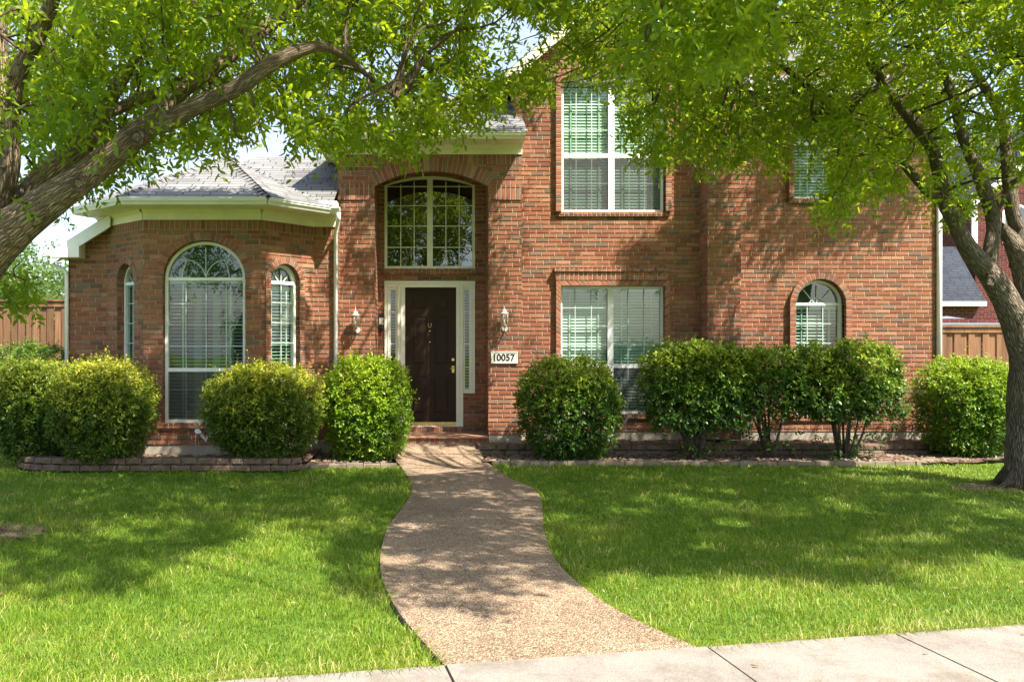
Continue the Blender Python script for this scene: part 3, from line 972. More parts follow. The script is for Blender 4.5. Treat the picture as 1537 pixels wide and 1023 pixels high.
mb.tube([c, c + Vector((0, -.03, 0))], [.03, .026], 14)
mb.build('deadbolt', M['brass'], door)
mb = MB()
c = PDR(xd(645), zd(487.5), 0)
ring = [c + Vector((.03 * math.cos(t), -.02, .045 * math.sin(t))) for t in np.linspace(math.pi * .75, math.pi * 2.25, 12)]
mb.tube(ring, .006, 6)
mb.build('door_knocker', M['brass'], door)
for py in (496.5, 513):
    q = PDR(xd(645), zd(py), 0)
    mb = MB()
    mb.tube([q, q + Vector((0, -.012, 0))], .011, 8)
    mb.build('stud', M['brass'], door)

# entry eave
def eave_run(mbc, mbg, pts_wall, pts_edge, zsoff, zfrieze, zgut, end_caps=True):
    """soffit + frieze (mbc) and gutter (mbg) along a run of wall points / eave-edge points (x, y)"""
    n = len(pts_wall)
    for i in range(n - 1):
        w0, w1, e0, e1 = pts_wall[i], pts_wall[i + 1], pts_edge[i], pts_edge[i + 1]
        dv = Vector((w1[0] - w0[0], w1[1] - w0[1], 0)).normalized()
        nn = Vector((dv.y, -dv.x, 0)) * 0.025
        V3 = lambda p, z: Vector((p[0], p[1], z))
        # frieze board
        a, b = V3(w0, 0) + nn, V3(w1, 0) + nn
        mbc.hexa([V3(a, zfrieze), V3(b, zfrieze), V3(w1, zfrieze), V3(w0, zfrieze)], [V3(a, zsoff), V3(b, zsoff), V3(w1, zsoff), V3(w0, zsoff)])
        # soffit
        mbc.face([V3(w0, zsoff), V3(w1, zsoff), V3(e1, zsoff), V3(e0, zsoff)][::-1])
        # bed mould between frieze and soffit
        m0, m1 = V3(w0, 0) + nn * 3.2, V3(w1, 0) + nn * 3.2
        mbc.face([V3(a, zsoff - .055), V3(b, zsoff - .055), V3(m1, zsoff - .001), V3(m0, zsoff - .001)])
        # fascia
        mbc.face([V3(e0, zsoff), V3(e1, zsoff), V3(e1, zgut), V3(e0, zgut)])
        # gutter: K profile
        de = Vector((e1[0] - e0[0], e1[1] - e0[1], 0)).normalized()
        ne = Vector((de.y, -de.x, 0))
        prof = [(0.003, -.0), (0.05, -.0), (0.065, .03), (0.09, .06), (0.095, zgut - zsoff - .012), (0.105, zgut - zsoff - .01), (0.105, zgut - zsoff + .004), (0.003, zgut - zsoff + .004)]
        for k in range(len(prof)):
            p, q = prof[k], prof[(k + 1) % len(prof)]
            mbg.face([V3(e0, zsoff + .004 + p[1]) + ne * p[0], V3(e1, zsoff + .004 + p[1]) + ne * p[0], V3(e1, zsoff + .004 + q[1]) + ne * q[0], V3(e0, zsoff + .004 + q[1]) + ne * q[0]][::-1 if k == len(prof) - 1 else 1])
        for e, fl in ((e0, 1), (e1, -1)):
            mbg.face([V3(e, zsoff + .004 + p[1]) + ne * p[0] for p in prof][::fl])

c_, g_ = MB(), MB()
ZSE = 5.25
ee0, ee1 = -2.15, X(788, 14.2)
eave_run(c_, g_, [(ee0 + .36, D_ENT), (ex1 + .01, D_ENT)], [(ee0, 14.2), (ee1, 14.2)], ZSE, zfr, 5.36)
# boxed right end of the eave and left return
c_.face([Vector((ex1 + .01, D_ENT, zfr)), Vector((ex1 + .012, D_MAIN, zfr)), Vector((ee1, D_MAIN, 5.36)), Vector((ee1, 14.2, 5.36)), Vector((ee1, 14.2, ZSE)), Vector((ex1 + .01, D_ENT - .02, ZSE))])
c_.face([Vector((ex0, D_ENT, zfr)), Vector((ee0, 14.2, ZSE)), Vector((ee0, 14.2, 5.36)), Vector((ee0, 19, 5.36)), Vector((ex0, 19, zfr))][::-1])
c_.face([Vector((ee0, 14.2, ZSE)), Vector((ee0, 19, ZSE)), Vector((ex0, 19, ZSE)), Vector((ex0, D_ENT, ZSE))])
hb(c_, 'entry_eave', M['cream'])
hb(g_, 'gutter', M['cream'])

# ---- bay wing
bl, br = (X(215, D_BAY), D_BAY), (X(392, D_BAY), D_BAY)
bbl, bbr = (X(160, D_BAYB), D_BAYB), (X(472, D_BAYB), D_BAYB)
ZBF, ZBB = Z(330, D_BAY), Z(667.5, D_BAY)
PBL = Plane(bbl[0], bbl[1], bl[0] - bbl[0], bl[1] - bbl[1])
PBR = Plane(br[0], br[1], bbr[0] - br[0], bbr[1] - br[1])
LBL = math.dist(bl, bbl); LBR = math.dist(br, bbr)
xb = lambda px: X(px, D_BAY)
zb_ = lambda py: Z(py, D_BAY)
mb = MB()
hole = outline(xb(244), xb(368), zb_(635), zb_(418), zb_(360.5) - zb_(418))
wall_panel(mb, PB, [(bl[0], ZBB), (br[0], ZBB), (br[0], ZBF + .17), (bl[0], ZBF + .17)], [hole], .13)
# left angled face
ls0, ls1 = LBL * 0.30, LBL * 0.76
lz = (Z(640, 13.75), Z(425, 13.75), Z(396, 13.75) - Z(425, 13.75))
wall_panel(mb, PBL, [(0, ZBB), (LBL, ZBB), (LBL, ZBF + .17), (0, ZBF + .17)], [outline(ls0, ls1, lz[0], lz[1], lz[2])], .15)
rs0, rs1 = PBR.s(405.5), PBR.s(449)
rz = (Z(640, 13.65), Z(424, 13.65), Z(396, 13.65) - Z(424, 13.65))
wall_panel(mb, PBR, [(0, ZBB), (LBR, ZBB), (LBR, ZBF + .17), (0, ZBF + .17)], [outline(rs0, rs1, rz[0], rz[1], rz[2])], .13)
# return wall to the entry, and wing wall at left
xe = X(505, D_BAYB)
wall_panel(mb, PBB, [(bbr[0], ZBB), (xe, ZBB), (xe, ZBF + .17), (bbr[0], ZBF + .17)], [], 0)
mb.face([Vector((xe, D_BAYB, ZBB)), Vector((xe, D_ENT + .05, ZBB)), Vector((xe, D_ENT + .05, ZBF + .17)), Vector((xe, D_BAYB, ZBF + .17))])
xwl = X(103, D_BAYB)
zw0, zw1 = Z(381, D_BAYB), Z(340, D_BAYB)
wall_panel(mb, PBB, [(xwl, -.1), (bbl[0], -.1), (bbl[0], zw1 + .1), (xwl + .02, zw0)], [], 0)
mb.face([Vector((xwl, 22, -.1)), Vector((xwl, D_BAYB, -.1)), Vector((xwl, D_BAYB, zw0)), Vector((xwl, 22, zw0))])
hb(mb, 'bay_wall', M['brick'])
mb = MB()
pb = [(bbl[0] + .02, D_BAYB), (bl[0] + .02, D_BAY + .012), (br[0] - .02, D_BAY + .012), (bbr[0] - .02, D_BAYB), (xe - .02, D_BAYB + .012), (xe - .02, 15), (bbl[0] + .02, 15)]
mb.prism(pb, lambda p: Vector((p[0], p[1], ZBB + .001)), lambda p: Vector((p[0], p[1], -.35)))
hb(mb, 'foundation', M['foundation'])
mb = MB()   # soldier band
for pl_, a, b in ((PB, bl[0], br[0]), (PBL, 0, LBL), (PBR, 0, LBR), (PBB, bbr[0], xe)):
    pbox(mb, pl_, a + .003, b - .003, zb_(346), ZBF, -.004, .02)
hb(mb, 'soldier_course', M['soldier'])
# bay windows
fwb = .045
window(PB, xb(245), xb(367), zb_(634.5), zb_(418), zb_(361.5) - zb_(418), dep=.10, fw=.048, rails=[(zb_(555), .06)],
       verts=[(xb(p), zb_(b), zb_(a)) for p in (276, 306.5, 337) for a, b in ((421, 552), (558, 632))],
       horis=[(zb_(p), xb(249), xb(364)) for p in (455, 487, 519, 585)], fan='gothic', blinds=(zb_(631), zb_(424)), tilt=13, slat=.058, screen_to=zb_(556))
def ring_only(pl, s0, s1, zs, rise, wd, proj):
    mb = MB()
    frame_loop(mb, pl, arc(s0 - wd, s1 + wd, zs, rise + wd, 28), arc(s0, s1, zs, rise, 28), -proj, .05, radial_uv=True, closed=False)
    return mb
hb(ring_only(PB, xb(244), xb(368), zb_(418), zb_(360.5) - zb_(418), .125, .006), 'arch_ring', M['rowlock'])
window(PBL, ls0 + .01, ls1 - .01, lz[0], lz[1], lz[2] - .01, dep=.13, fw=.04, rails=[(lz[0] + .75, .05)],
       verts=[((ls0 + ls1) / 2, lz[0] + .05, lz[1] + .01)], horis=[(lz[1] - k * .33, ls0 + .04, ls1 - .04) for k in (1, 2, 3, 5, 6)], fan='narrow',
       blinds=(lz[0] + .05, lz[1] - .05), tilt=10)
hb(ring_only(PBL, ls0, ls1, lz[1], lz[2], .10, .02), 'arch_ring', M['rowlock'])
window(PBR, rs0 + .01, rs1 - .01, rz[0], rz[1], rz[2] - .01, dep=.09, fw=.045, rails=[(rz[0] + .75, .05)],
       verts=[((rs0 + rs1) / 2, rz[0] + .05, rz[1] + .01)], horis=[(rz[1] - k * .33, rs0 + .045, rs1 - .045) for k in (1, 2, 3, 5, 6)], fan='narrow',
       blinds=(rz[0] + .05, rz[1] - .12), tilt=12)
surround(PBR, rs0, rs1, rz[0], rz[1], rz[2], .10, .03)

# bay eave
OV = .45
ZSB, ZGB = 3.91, 4.01
el, er = (bl[0] - .19, D_BAY - OV), (br[0] + .19, D_BAY - OV)
dl = Vector((bl[0] - bbl[0], bl[1] - bbl[1], 0)).normalized()
dr = Vector((bbr[0] - br[0], bbr[1] - br[1], 0)).normalized()
eel = (el[0] - dl.x * 1.5, el[1] - dl.y * 1.5)
eer = (er[0] + dr.x * 1.24, er[1] + dr.y * 1.24)
ewl = (bbl[0] - dl.x * .25, bbl[1] - dl.y * .25)
c_, g_ = MB(), MB()
eave_run(c_, g_, [ewl, bl, br, bbr, (xe, D_BAYB)], [eel, el, er, eer, (X(511, eer[1]), eer[1])], ZSB, ZBF, ZGB)
hb(c_, 'bay_eave', M['cream'])
hb(g_, 'gutter', M['white'])
# bay roof and low roof
A = Vector((X(340, 14.8), 14.8, Z(236, 14.8)))
zr = ZGB + .012
V = lambda p, z: Vector((p[0], p[1], z))
push = lambda p, q, k=.05: p
roofm = MB()
Lf, Rf = Vector((el[0] - .03, el[1] - .06, zr)), Vector((er[0] + .03, er[1] - .06, zr))
Le, Re = Vector((eel[0] - .04, eel[1] - .05, zr)), Vector((eer[0] + .04, eer[1] - .05, zr))
Bk = Vector((A.x, 16.0, A.z))
roofm.face([Lf, Rf, A]); roofm.face([Rf, Re, A]); roofm.face([Le, Lf, A])
roofm.face([Re, Bk, A]); roofm.face([Bk, Le, A])
hb(roofm, 'bay_roof', M['shingle'])
cap_ = MB()   # ridge caps along the hips
for p, q in ((Lf, A), (Rf, A), (Re, A), (Le, A), (A, Bk)):
    d = (q - p).normalized(); s_ = d.cross(Vector((0, 0, 1))).normalized() * .11
    n_ = int((q - p).length / .15)
    for k in range(n_):
        a = p + (q - p) * (k / n_); b = p + (q - p) * ((k + 1.15) / n_)
        lift = Vector((0, 0, .012)); l2 = Vector((0, 0, .022))
        cap_.face([a + s_ - Vector((0, 0, .045)) + l2, a + l2 + lift, b + lift, b + s_ - Vector((0, 0, .045))])
        cap_.face([a + l2 + lift, a - s_ - Vector((0, 0, .045)) + l2, b - s_ - Vector((0, 0, .045)), b + lift])
hb(cap_, 'ridge_cap', M['shingle'])
low = MB()
ly0, lz0, lr = 13.72, 4.0, 16.4
lzr = lz0 + .54 * (lr - ly0)
low.face([Vector((-5.2, ly0 + .6, lz0 + .3)), Vector((xe - .04, ly0, lz0)), Vector((xe - .04, lr, lzr)), Vector((-3.6, lr, lzr))])
low.face([Vector((-3.6, lr, lzr)), Vector((xe - .04, lr, lzr)), Vector((xe - .04, 21, lz0)), Vector((-6.4, 21, lz0))])
low.face([Vector((-6.4, 21, lz0)), Vector((-5.2, ly0 + .6, lz0 + .3)), Vector((-3.6, lr, lzr))])
hb(low, 'low_roof', M['shingle'])
mb = MB()   # white flashing box where the gutter meets the entry pillar
mb.box(X(478, 13.7), X(505, 13.7), 13.74, 13.98, 4.02, 4.13)
hb(mb, 'flashing', M['white'])
# entry roof (hipped at the left, abuts the two storey block)
er_ = MB()
s54 = .54
zt_ = 5.375
yr = 17.6
er_.face([Vector((ee0 - .05, 14.1, zt_)), Vector((ee1 + .03, 14.1, zt_)), Vector((ee1 + .03, yr, zt_ + s54 * (yr - 14.1))), Vector((1.2, yr, zt_ + s54 * (yr - 14.1)))])
er_.face([Vector((ee0 - .05, 21.1, zt_)), Vector((ee0 - .05, 14.1, zt_)), Vector((1.2, yr, zt_ + s54 * (yr - 14.1)))])
hb(er_, 'entry_roof', M['shingle'])
# left wing lean-to roof with white rake
wr = MB()
ra, rb = Vector((X(76, 13.85), 13.85, Z(381, 13.85))), Vector((X(165, 13.85), 13.85, Z(325, 13.85)))
back = Vector((0, 9, 0)); up = Vector((0, 0, .05))
wr.face([ra + up, rb + up, rb + up + back, ra + up + back])
hb(wr, 'wing_roof', M['shingle'])
rk = MB()
slp = (rb - ra)
for a_, b_, t_ in ((0, 1, .17),):
    dn = Vector((0, 0, -t_))
    rk.hexa([ra + dn, rb + dn, rb + dn + Vector((0, .03, 0)), ra + dn + Vector((0, .03, 0))], [ra + up * .9, rb + up * .9, rb + up * .9 + Vector((0, .03, 0)), ra + up * .9 + Vector((0, .03, 0))])
# soffit under the rake and the boxed return
rk.face([ra + Vector((0, .03, -.1)), ra + Vector((0, .3, -.1)), rb + Vector((0, .3, -.1)), rb + Vector((0, .03, -.1))])
bx = [(X(78, 13.86), Z(386, 13.86)), (X(119, 13.86), Z(386, 13.86)), (X(119, 13.86), Z(362, 13.86)), (X(80, 13.86), Z(384, 13.86))]
rk.prism(bx, lambda p: Vector((p[0], 13.84, p[1])), lambda p: Vector((p[0], D_BAYB + .02, p[1])))
hb(rk, 'rake_board', M['white'])
gm = MB()
gx = X(78, 13.9)
gm.box(gx - .11, gx - .005, 13.85, 22, Z(384, 13.9), Z(375, 13.9))
hb(gm, 'gutter', M['white'])

def downspout(pts, r=.036):
    mb = MB()
    mb.tube(pts, r, 8)
    return hb(mb, 'downspout', M['white'])
dxs = X(100, 14.05)
downspout([(gx - .05, 14.0, Z(385, 14)), (gx - .05, 14.0, Z(392, 14)), (gx + .0, 14.0, Z(399, 14)), (dxs - .05, 14.03, Z(403, 14)), (dxs, 14.05, Z(410, 14)), (dxs, 14.05, -.05)], .032)
dxb = X(504, 14.05)
downspout([(X(508, 13.7), 13.72, ZSB + .02), (X(508, 13.72), 13.74, ZSB - .08), (dxb, 14.03, ZSB - .28), (dxb, 14.04, .25), (dxb - .01, 14.04, .12), (dxb - .05, 13.85, .06)], .034)
dxr = x1 - .005
downspout([(dxr, D_MAIN - .045, EAVE), (dxr, D_MAIN - .045, -.05)], .045)

# main roof: gable over the left part, hip over the rest, eaves
gb = MB()
rp_ = .83
ov = .32
gy0 = D_MAIN - .28
rl = Vector((x0 - ov, gy0, EAVE - ov * rp_ + .06)); rt = Vector((xc, gy0, apex + .10)); rr_ = Vector((2 * xc - x0 + ov, gy0, EAVE - ov * rp_ + .06))
bk = Vector((0, 5.5, 0))
gb.face([rl + bk, rl, rt, rt + bk]); gb.face([rt + bk, rt, rr_, rr_ + bk])
hip = [Vector((x0 - .3, 15.3, EAVE + .0)), Vector((x1 + .4, 15.3, EAVE)), Vector((x1 + .4, 25.4, EAVE)), Vector((x0 - .3, 25.4, EAVE))]
h1, h2 = Vector((x0 + 3.4, 20.3, EAVE + 3.4)), Vector((x1 - 3.2, 20.3, EAVE + 3.4))
gb.face([hip[0], hip[1], h2, h1]); gb.face([hip[1], hip[2], h2]); gb.face([hip[2], hip[3], h1, h2]); gb.face([hip[3], hip[0], h1])
xr0 = rr_.x - .35
gb.face([Vector((xr0, 14.5, EAVE - .5)), Vector((x1 + .4, 14.5, EAVE - .5)), Vector((x1 + .4, 15.6, EAVE + .25)), Vector((xr0, 15.6, EAVE + .25))])
hb(gb, 'main_roof', M['shingle'])
ev = MB()
for a, b in ((rl, rt), (rt, rr_)):
    dn = Vector((0, 0, -.24)); u_ = Vector((0, 0, -.012)); y_ = Vector((0, .035, 0))
    ev.hexa([a + dn, b + dn, b + dn + y_, a + dn + y_], [a + u_, b + u_, b + u_ + y_, a + u_ + y_])
    ev.face([a + dn * .6 + y_, b + dn * .6 + y_, b + dn * .6 + Vector((0, .3, 0)), a + dn * .6 + Vector((0, .3, 0))][::-1])
ev.box(xr0, x1 + .38, 14.54, 14.98, EAVE - .62, EAVE - .54)
ev.box(xr0, x1 + .38, 14.5, 14.535, EAVE - .66, EAVE - .51)
hb(ev, 'main_eave', M['cream'])

# interior walls that close the rooms behind the glass
mb = MB()
mb.box(x0 + .02, x1 - .02, D_MAIN + .9, D_MAIN + .95, 0, EAVE - .05)
mb.box(ax0 - .6, ax1 + .6, D_DOOR + .9, D_DOOR + .95, 0, 5.2)
mb.box(-6.0, xe - .1, 15.0, 15.05, 0, 3.9)
hb(mb, 'interior_wall', M['interior'])
mb = MB()
for px in (283, 312, 333):
    mb.box(xb(px) - .07, xb(px) + .05, D_BAY + .55, D_BAY + .6, .3, zb_(430))
hb(mb, 'curtain', M['curtain'])

# ================================================================== THINGS ON THE HOUSE
def lantern(px, py_top, py_bot, label):
    d = D_ENT - .15
    zt, zb = Z(py_top, d), Z(py_bot, d)
    x = X(px, d)
    h = zt - zb
    e = empty('wall_lantern', (x, D_ENT, zb + h * .3))
    tag(e, label, 'wall lamp', 'lanterns beside the front door')
    L = Vector(e.location)
    def pb_(mb, name, mat):
        o = mb.build(name, mat, e); o.location = -L; return o
    m = MB()
    m.lathe([(.002, zt), (.008, zt - .02 * h), (.006, zt - .10 * h), (.03, zt - .13 * h), (.05, zt - .2 * h), (.046, zt - .235 * h), (.078, zt - .27 * h), (.082, zt - .3 * h), (.07, zt - .31 * h), (.0, zt - .31 * h)], x, d)
    pb_(m, 'lamp_cap', M['pewter'])
    m = MB()
    m.lathe([(.066, zt - .31 * h), (.069, zt - .45 * h), (.064, zt - .6 * h), (.048, zt - .72 * h), (.0, zt - .735 * h)], x, d)
    pb_(m, 'lamp_glass', M['lamp_glass'])
    m = MB()
    for k in range(6):
        t = math.pi / 3 * k + .3
        m.tube([(x + r * math.cos(t), d + r * math.sin(t), zt - q * h) for r, q in ((.068, .31), (.071, .45), (.066, .6), (.05, .72))], .005, 5)
    m.lathe([(.05, zt - .70 * h), (.054, zt - .72 * h), (.03, zt - .77 * h), (.02, zt - .80 * h), (.0, zt - .82 * h)], x, d)
    pb_(m, 'lamp_cage', M['pewter'])
    m = MB()
    m.lathe([(.012, zt - .42 * h), (.017, zt - .5 * h), (.013, zt - .68 * h)], x, d, 8)
    pb_(m, 'bulb', M['blind'])
    m = MB()
    m.tube([(x, d, zb + .2 * h), (x + .005, d + .01, zb + .1 * h), (x + .015, d + .05, zb + .02 * h), (x + .02, d + .10, zb + .08 * h), (x + .02, d + .14, zb + .14 * h)], [.012, .013, .014, .014, .016], 8)
    m.tube([(x + .02, D_ENT - .02, zb + .14 * h), (x + .02, D_ENT - .001, zb + .14 * h)], [.045, .055], 14)
    pb_(m, 'bracket', M['pewter'])
lantern(533.5, 462, 501, 'pewter wall lantern on the left brick pillar, above the lime green bush')
lantern(757, 459, 499, 'pewter wall lantern on the right brick pillar, above the house number')

# house number plaque
d = D_ENT - .025
px0, px1, pz0, pz1 = X(737, d), X(777, d), Z(545, d), Z(527.5, d)
mb = MB()
pbox(mb, PE, px0, px1, pz0, pz1, -.022, -.001)
plq = tag(mb.build('house_number_plaque', M['plaque']), 'pale stone plaque with house number 10057 on the right brick pillar', 'house number')
mb = MB()
o4 = outline(px0, px1, pz0, pz1); i4 = outline(px0 + .016, px1 - .016, pz0 + .016, pz1 - .016)
frame_loop(mb, PE, o4, i4, -.030, -.02)
mb.build('rim', M['plaque'], plq)
fc = bpy.data.curves.new('house_number', 'FONT')
fc.body = '10057'
fc.size = .175
fc.align_x = 'CENTER'; fc.align_y = 'CENTER'
fc.extrude = .003
fc.offset = .006
fc.space_character = 1.05
fo = bpy.data.objects.new('tmp_text', fc)
COL.objects.link(fo)
bpy.context.view_layer.update()
me = bpy.data.meshes.new_from_object(fo.evaluated_get(bpy.context.evaluated_depsgraph_get()))
bpy.data.objects.remove(fo)
zs_ = [v.co for v in me.vertices]
mnx, mxx = min(v.x for v in zs_), max(v.x for v in zs_)
mny, mxy = min(v.y for v in zs_), max(v.y for v in zs_)
tw, th_ = (px1 - px0) * .80, (pz1 - pz0) * .64
for v in me.vertices:
    c = v.co.copy()
    v.co = ((px0 + px1) / 2 + ((c.x - mnx) / (mxx - mnx) - .5) * tw, D_ENT - .0235 - c.z, (pz0 + pz1) / 2 + ((c.y - mny) / (mxy - mny) - .5) * th_)
me.materials.clear(); me.materials.append(M['ink'])
link(bpy.data.objects.new('number', me), plq)

# black chime box left of the door
mb = MB()
d = D_DOOR - .05
bxx = X(572, d)
pbox(mb, PD, bxx - .055, bxx + .055, Z(493, d), Z(470, d), -.06, -.001)
cb = tag(mb.build('entry_box', M['black']), 'small black box on the brick left of the front door', 'doorbell box')
mb = MB()
pbox(mb, PD, bxx - .035, bxx + .045, Z(487, d), Z(477, d), -.075, -.06)
mb.build('face_plate', M['pewter'], cb)
mb = MB()
mb.tube([(bxx + .045, d - .03, Z(481, d)), (bxx + .07, d - .06, Z(478, d))], .012, 6)
mb.build('knob', M['pewter'], cb)
mb = MB()
mb.tube([(bxx + .0, d + .02, Z(493, d)), (bxx + .0, d + .02, Z(499, d))], .012, 6)
mb.build('cable', M['black'], cb)
# white sensor box under the upper right sill
mb = MB()
pbox(mb, PM, xx_(1226), xx_(1232), zz(306), zz(300), -.10, -.041)
mb.lathe([(.0, zz(306) - .03), (.02, zz(306) - .02), (.022, zz(306))], xx_(1229), D_MAIN - .07, 10)
tag(mb.build('security_sensor', M['white']), 'small white sensor box under the upper right window sill', 'sensor')

# garden ornament: white metal butterfly on a stake
def wing(mb, c, sx, r1, r2, rot):
    n = 14
    ca, sa = math.cos(rot), math.sin(rot)
    pts = []
    for k in range(n):
        t = 2 * math.pi * k / n
        a, b = r1 * math.cos(t), r2 * math.sin(t) * (1 + .25 * math.cos(t))
        pts.append((sx * (a * ca - b * sa), a * sa + b * ca))
    mb.prism(pts if sx > 0 else pts[::-1], lambda p: c + Vector((p[0], -.004 - abs(p[0]) * .25, p[1])), lambda p: c + Vector((p[0], .004 - abs(p[0]) * .25, p[1])))
def butterfly(base, head, wing_c, label, pole=True, s=1.0):
    e = empty('butterfly_stake', base)
    tag(e, label, 'garden ornament')
    L = Vector(base)
    m = MB()
    m.tube([base, head], .006, 6)
    m.lathe([(0, head[2] + .016), (.012, head[2] + .008), (.014, head[2]), (.008, head[2] - .012), (0, head[2] - .016)], head[0], head[1], 10)
    o = m.build('pole', M['pewter'], e); o.location = -L
    c = Vector(wing_c)
    m = MB()
    wing(m, c + Vector((-.115 * s, 0, .05 * s)), -1, .055 * s, .034 * s, .35)
    o = m.build('upper_wing', M['white'], e); o.location = -L
    m = MB()
    wing(m, c + Vector((.105 * s, 0, .05 * s)), 1, .055 * s, .036 * s, .35)
    o = m.build('upper_wing', M['white'], e); o.location = -L
    m = MB()
    for sg in (-1, 1):
        loop = [c + Vector((sg * a * s, -.01, b * s)) for a, b in ((.0, -.10), (.03, -.06), (.085, .0), (.06, .012), (.025, -.03), (.0, -.075))]
        m.tube(loop, .009 * s, 6)
    m.tube([c + Vector((0, 0, -.115 * s)), c + Vector((0, 0, -.05 * s))], .011 * s, 6)
    o = m.build('lower_wings', M['white'], e); o.location = -L
d = 12.72
bt = (X(309, d), d, Z(652, d))
butterfly((X(292, d), d, 0.0), (X(294.5, d), d, Z(633, d)), bt, 'white metal butterfly on a thin stake below the large bay window')
d = 14.0
butterfly((X(938, d), d, 0.0), (X(939, d), d, Z(634, d)), (X(937, d), d, Z(628, d)), 'small white butterfly stake below the lower window, between two bushes', s=.8)

# ================================================================== BEDS, RETAINING WALLS, EDGING
def sheet(poly, z, name, mat, bumpy=.012, step=.12):
    xs = [p[0] for p in poly]; ys = [p[1] for p in poly]
    gx_ = np.arange(min(xs), max(xs) + step, step); gy_ = np.arange(min(ys), max(ys) + step, step)
    Xg, Yg = np.meshgrid(gx_, gy_)
    Zg = z + RNG.normal(0, bumpy, Xg.shape)
    nx = len(gx_)
    V_ = np.stack([Xg, Yg, Zg], -1).reshape(-1, 3)
    i = (np.arange(len(gy_) - 1)[:, None] * nx + np.arange(nx - 1)[None]).ravel()
    cx_ = V_[i, 0] + step / 2; cy_ = V_[i, 1] + step / 2
    i = i[in_poly(cx_, cy_, poly)]
    T = np.concatenate([np.stack([i, i + 1, i + nx + 1], -1), np.stack([i, i + nx + 1, i + nx], -1)])
    return tag(np_mesh(name, V_, T, mat, smooth=True), kind='structure')
BED_L = [(-6.55, 12.75), (-5.9, 12.35), (-2.2, 12.35), (-2.0, 12.7), (-2.0, 15), (-6.5, 15)]
sheet(BED_L, -.0, 'planting_bed', M['soil'])
BED_M = [(-2.35, 12.75), (-.75, 12.85), (-.80, 14.5), (-1.9, 14.7), (-2.3, 13.5)]
sheet(BED_M, -.07, 'planting_bed', M['soil'])
BED_R = [(.68, 13.05), (8.0, 13.0), (9.8, 13.6), (9.9, 14.2), (.55, 14.1)]
sheet(BED_R, -.075, 'planting_bed', M['soil'])
BED_U = [(.7, 13.95), (10.0, 13.95), (10.0, 15.2), (.9, 15.2)]
sheet(BED_U, .05, 'planting_bed', M['soil'])

def block_wall(path, z0, courses, label):
    """dry stacked retaining wall of rough split blocks"""
    mb = MB()
    seg = []
    for a, b in zip(path[:-1], path[1:]): seg.append((Vector((*a, 0)), Vector((*b, 0))))
    tot = sum((b - a).length for a, b in seg)
    def at(s):
        for a, b in seg:
            l = (b - a).length
            if s <= l: return a + (b - a) * (s / l), (b - a).normalized()
            s -= l
        return seg[-1][1], (seg[-1][1] - seg[-1][0]).normalized()
    for c in range(courses):
        s = -.15 * (c % 2)
        while s < tot:
            l = random.choice((.20, .28, .30, .30, .24))
            s0, s1 = max(s, 0) + .006, min(s + l, tot) - .006
            if s1 - s0 > .06:
                (p, d0), (q, d1) = at(s0), at(s1)
                n0 = Vector((d0.y, -d0.x, 0)); n1 = Vector((d1.y, -d1.x, 0))
                z = z0 + c * .1; h = .094
                j = lambda: random.uniform(-.012, .012)
                dpt = .22; off = -.012 * c
                N = 4
                fr = []
                for zi, (zq, bul) in enumerate(((0.004, .0), (.02, .026), (h - .02, .024), (h, .0))):
                    row = []
                    for k in range(N + 1):
                        t = k / N
                        e = .0 if k in (0, N) else bul + random.uniform(-.008, .008)
                        row.append(p.lerp(q, t) + n0.lerp(n1, t) * (off + e) + Vector((0, 0, z + zq + random.uniform(-.003, .003))))
                    fr.append(row)
                for a in range(3):
                    for k in range(N): mb.face([fr[a][k], fr[a][k + 1], fr[a + 1][k + 1], fr[a + 1][k]])
                bk0, bk1 = p - n0 * dpt, q - n1 * dpt
                zt_2 = Vector((0, 0, z + h))
                mb.face(fr[3] + [bk1 + zt_2, bk0 + zt_2])
                zb2 = Vector((0, 0, z + .004))
                mb.face([bk0 + zb2] + [r[0] for r in fr] + [bk0 + zt_2])
                mb.face([bk1 + zt_2] + [r[-1] for r in fr[::-1]] + [bk1 + zb2])
            s += l
    return tag(mb.build('retaining_wall', M['block']), label, 'garden wall')
block_wall([(-6.62, 13.1), (-6.45, 12.7), (-6.1, 12.42), (-5.6, 12.3), (-2.15, 12.3), (-2.05, 12.45)], -.115, 2, 'low wall of rough brown blocks round the bed below the bay window')
block_wall([(X(717, 13.85), 14.3), (X(717, 13.85), 13.88), (X(1330, 13.9), 13.9), (X(1400, 13.9), 14.0), (X(1420, 14.3), 14.4)], -.10, 2, 'low wall of rough brown blocks behind the glossy hedge on the right')
def edging(path, z, label, l0=.3, wd=.11):
    mb = MB()
    for a, b in zip(path[:-1], path[1:]):
        a, b = Vector((*a, 0)), Vector((*b, 0))
        d = (b - a); L = d.length; d.normalize(); n = Vector((d.y, -d.x, 0)) * wd / 2
        k = max(1, round(L / l0))
        for i in range(k):
            p = a + d * (L * i / k + .005); q = a + d * (L * (i + 1) / k - .005)
            dz = random.uniform(-.008, .008)
            jj = n * random.uniform(-.12, .12)
            qd = [p + n + jj, q + n + jj, q - n + jj, p - n + jj]
            mb.hexa([v + Vector((0, 0, z - .12)) for v in qd], [v + Vector((0, 0, z + dz)) for v in qd])
    return tag(mb.build('edging_stones', M['edging']), label, 'garden edging')
edging([(X(738, 13.0), 13.03), (X(1250, 13.0), 12.98), (X(1372, 13.0), 13.02), (X(1440, 13.5), 13.45), (X(1530, 13.8), 13.75)], -.055, 'flat stone edging between the right lawn and the mulch bed')
edging([(X(438, 12.7), 12.72), (X(520, 12.75), 12.75), (X(596, 12.8), 12.8)], -.06, 'short stone edging in front of the lime green bush by the walkway')

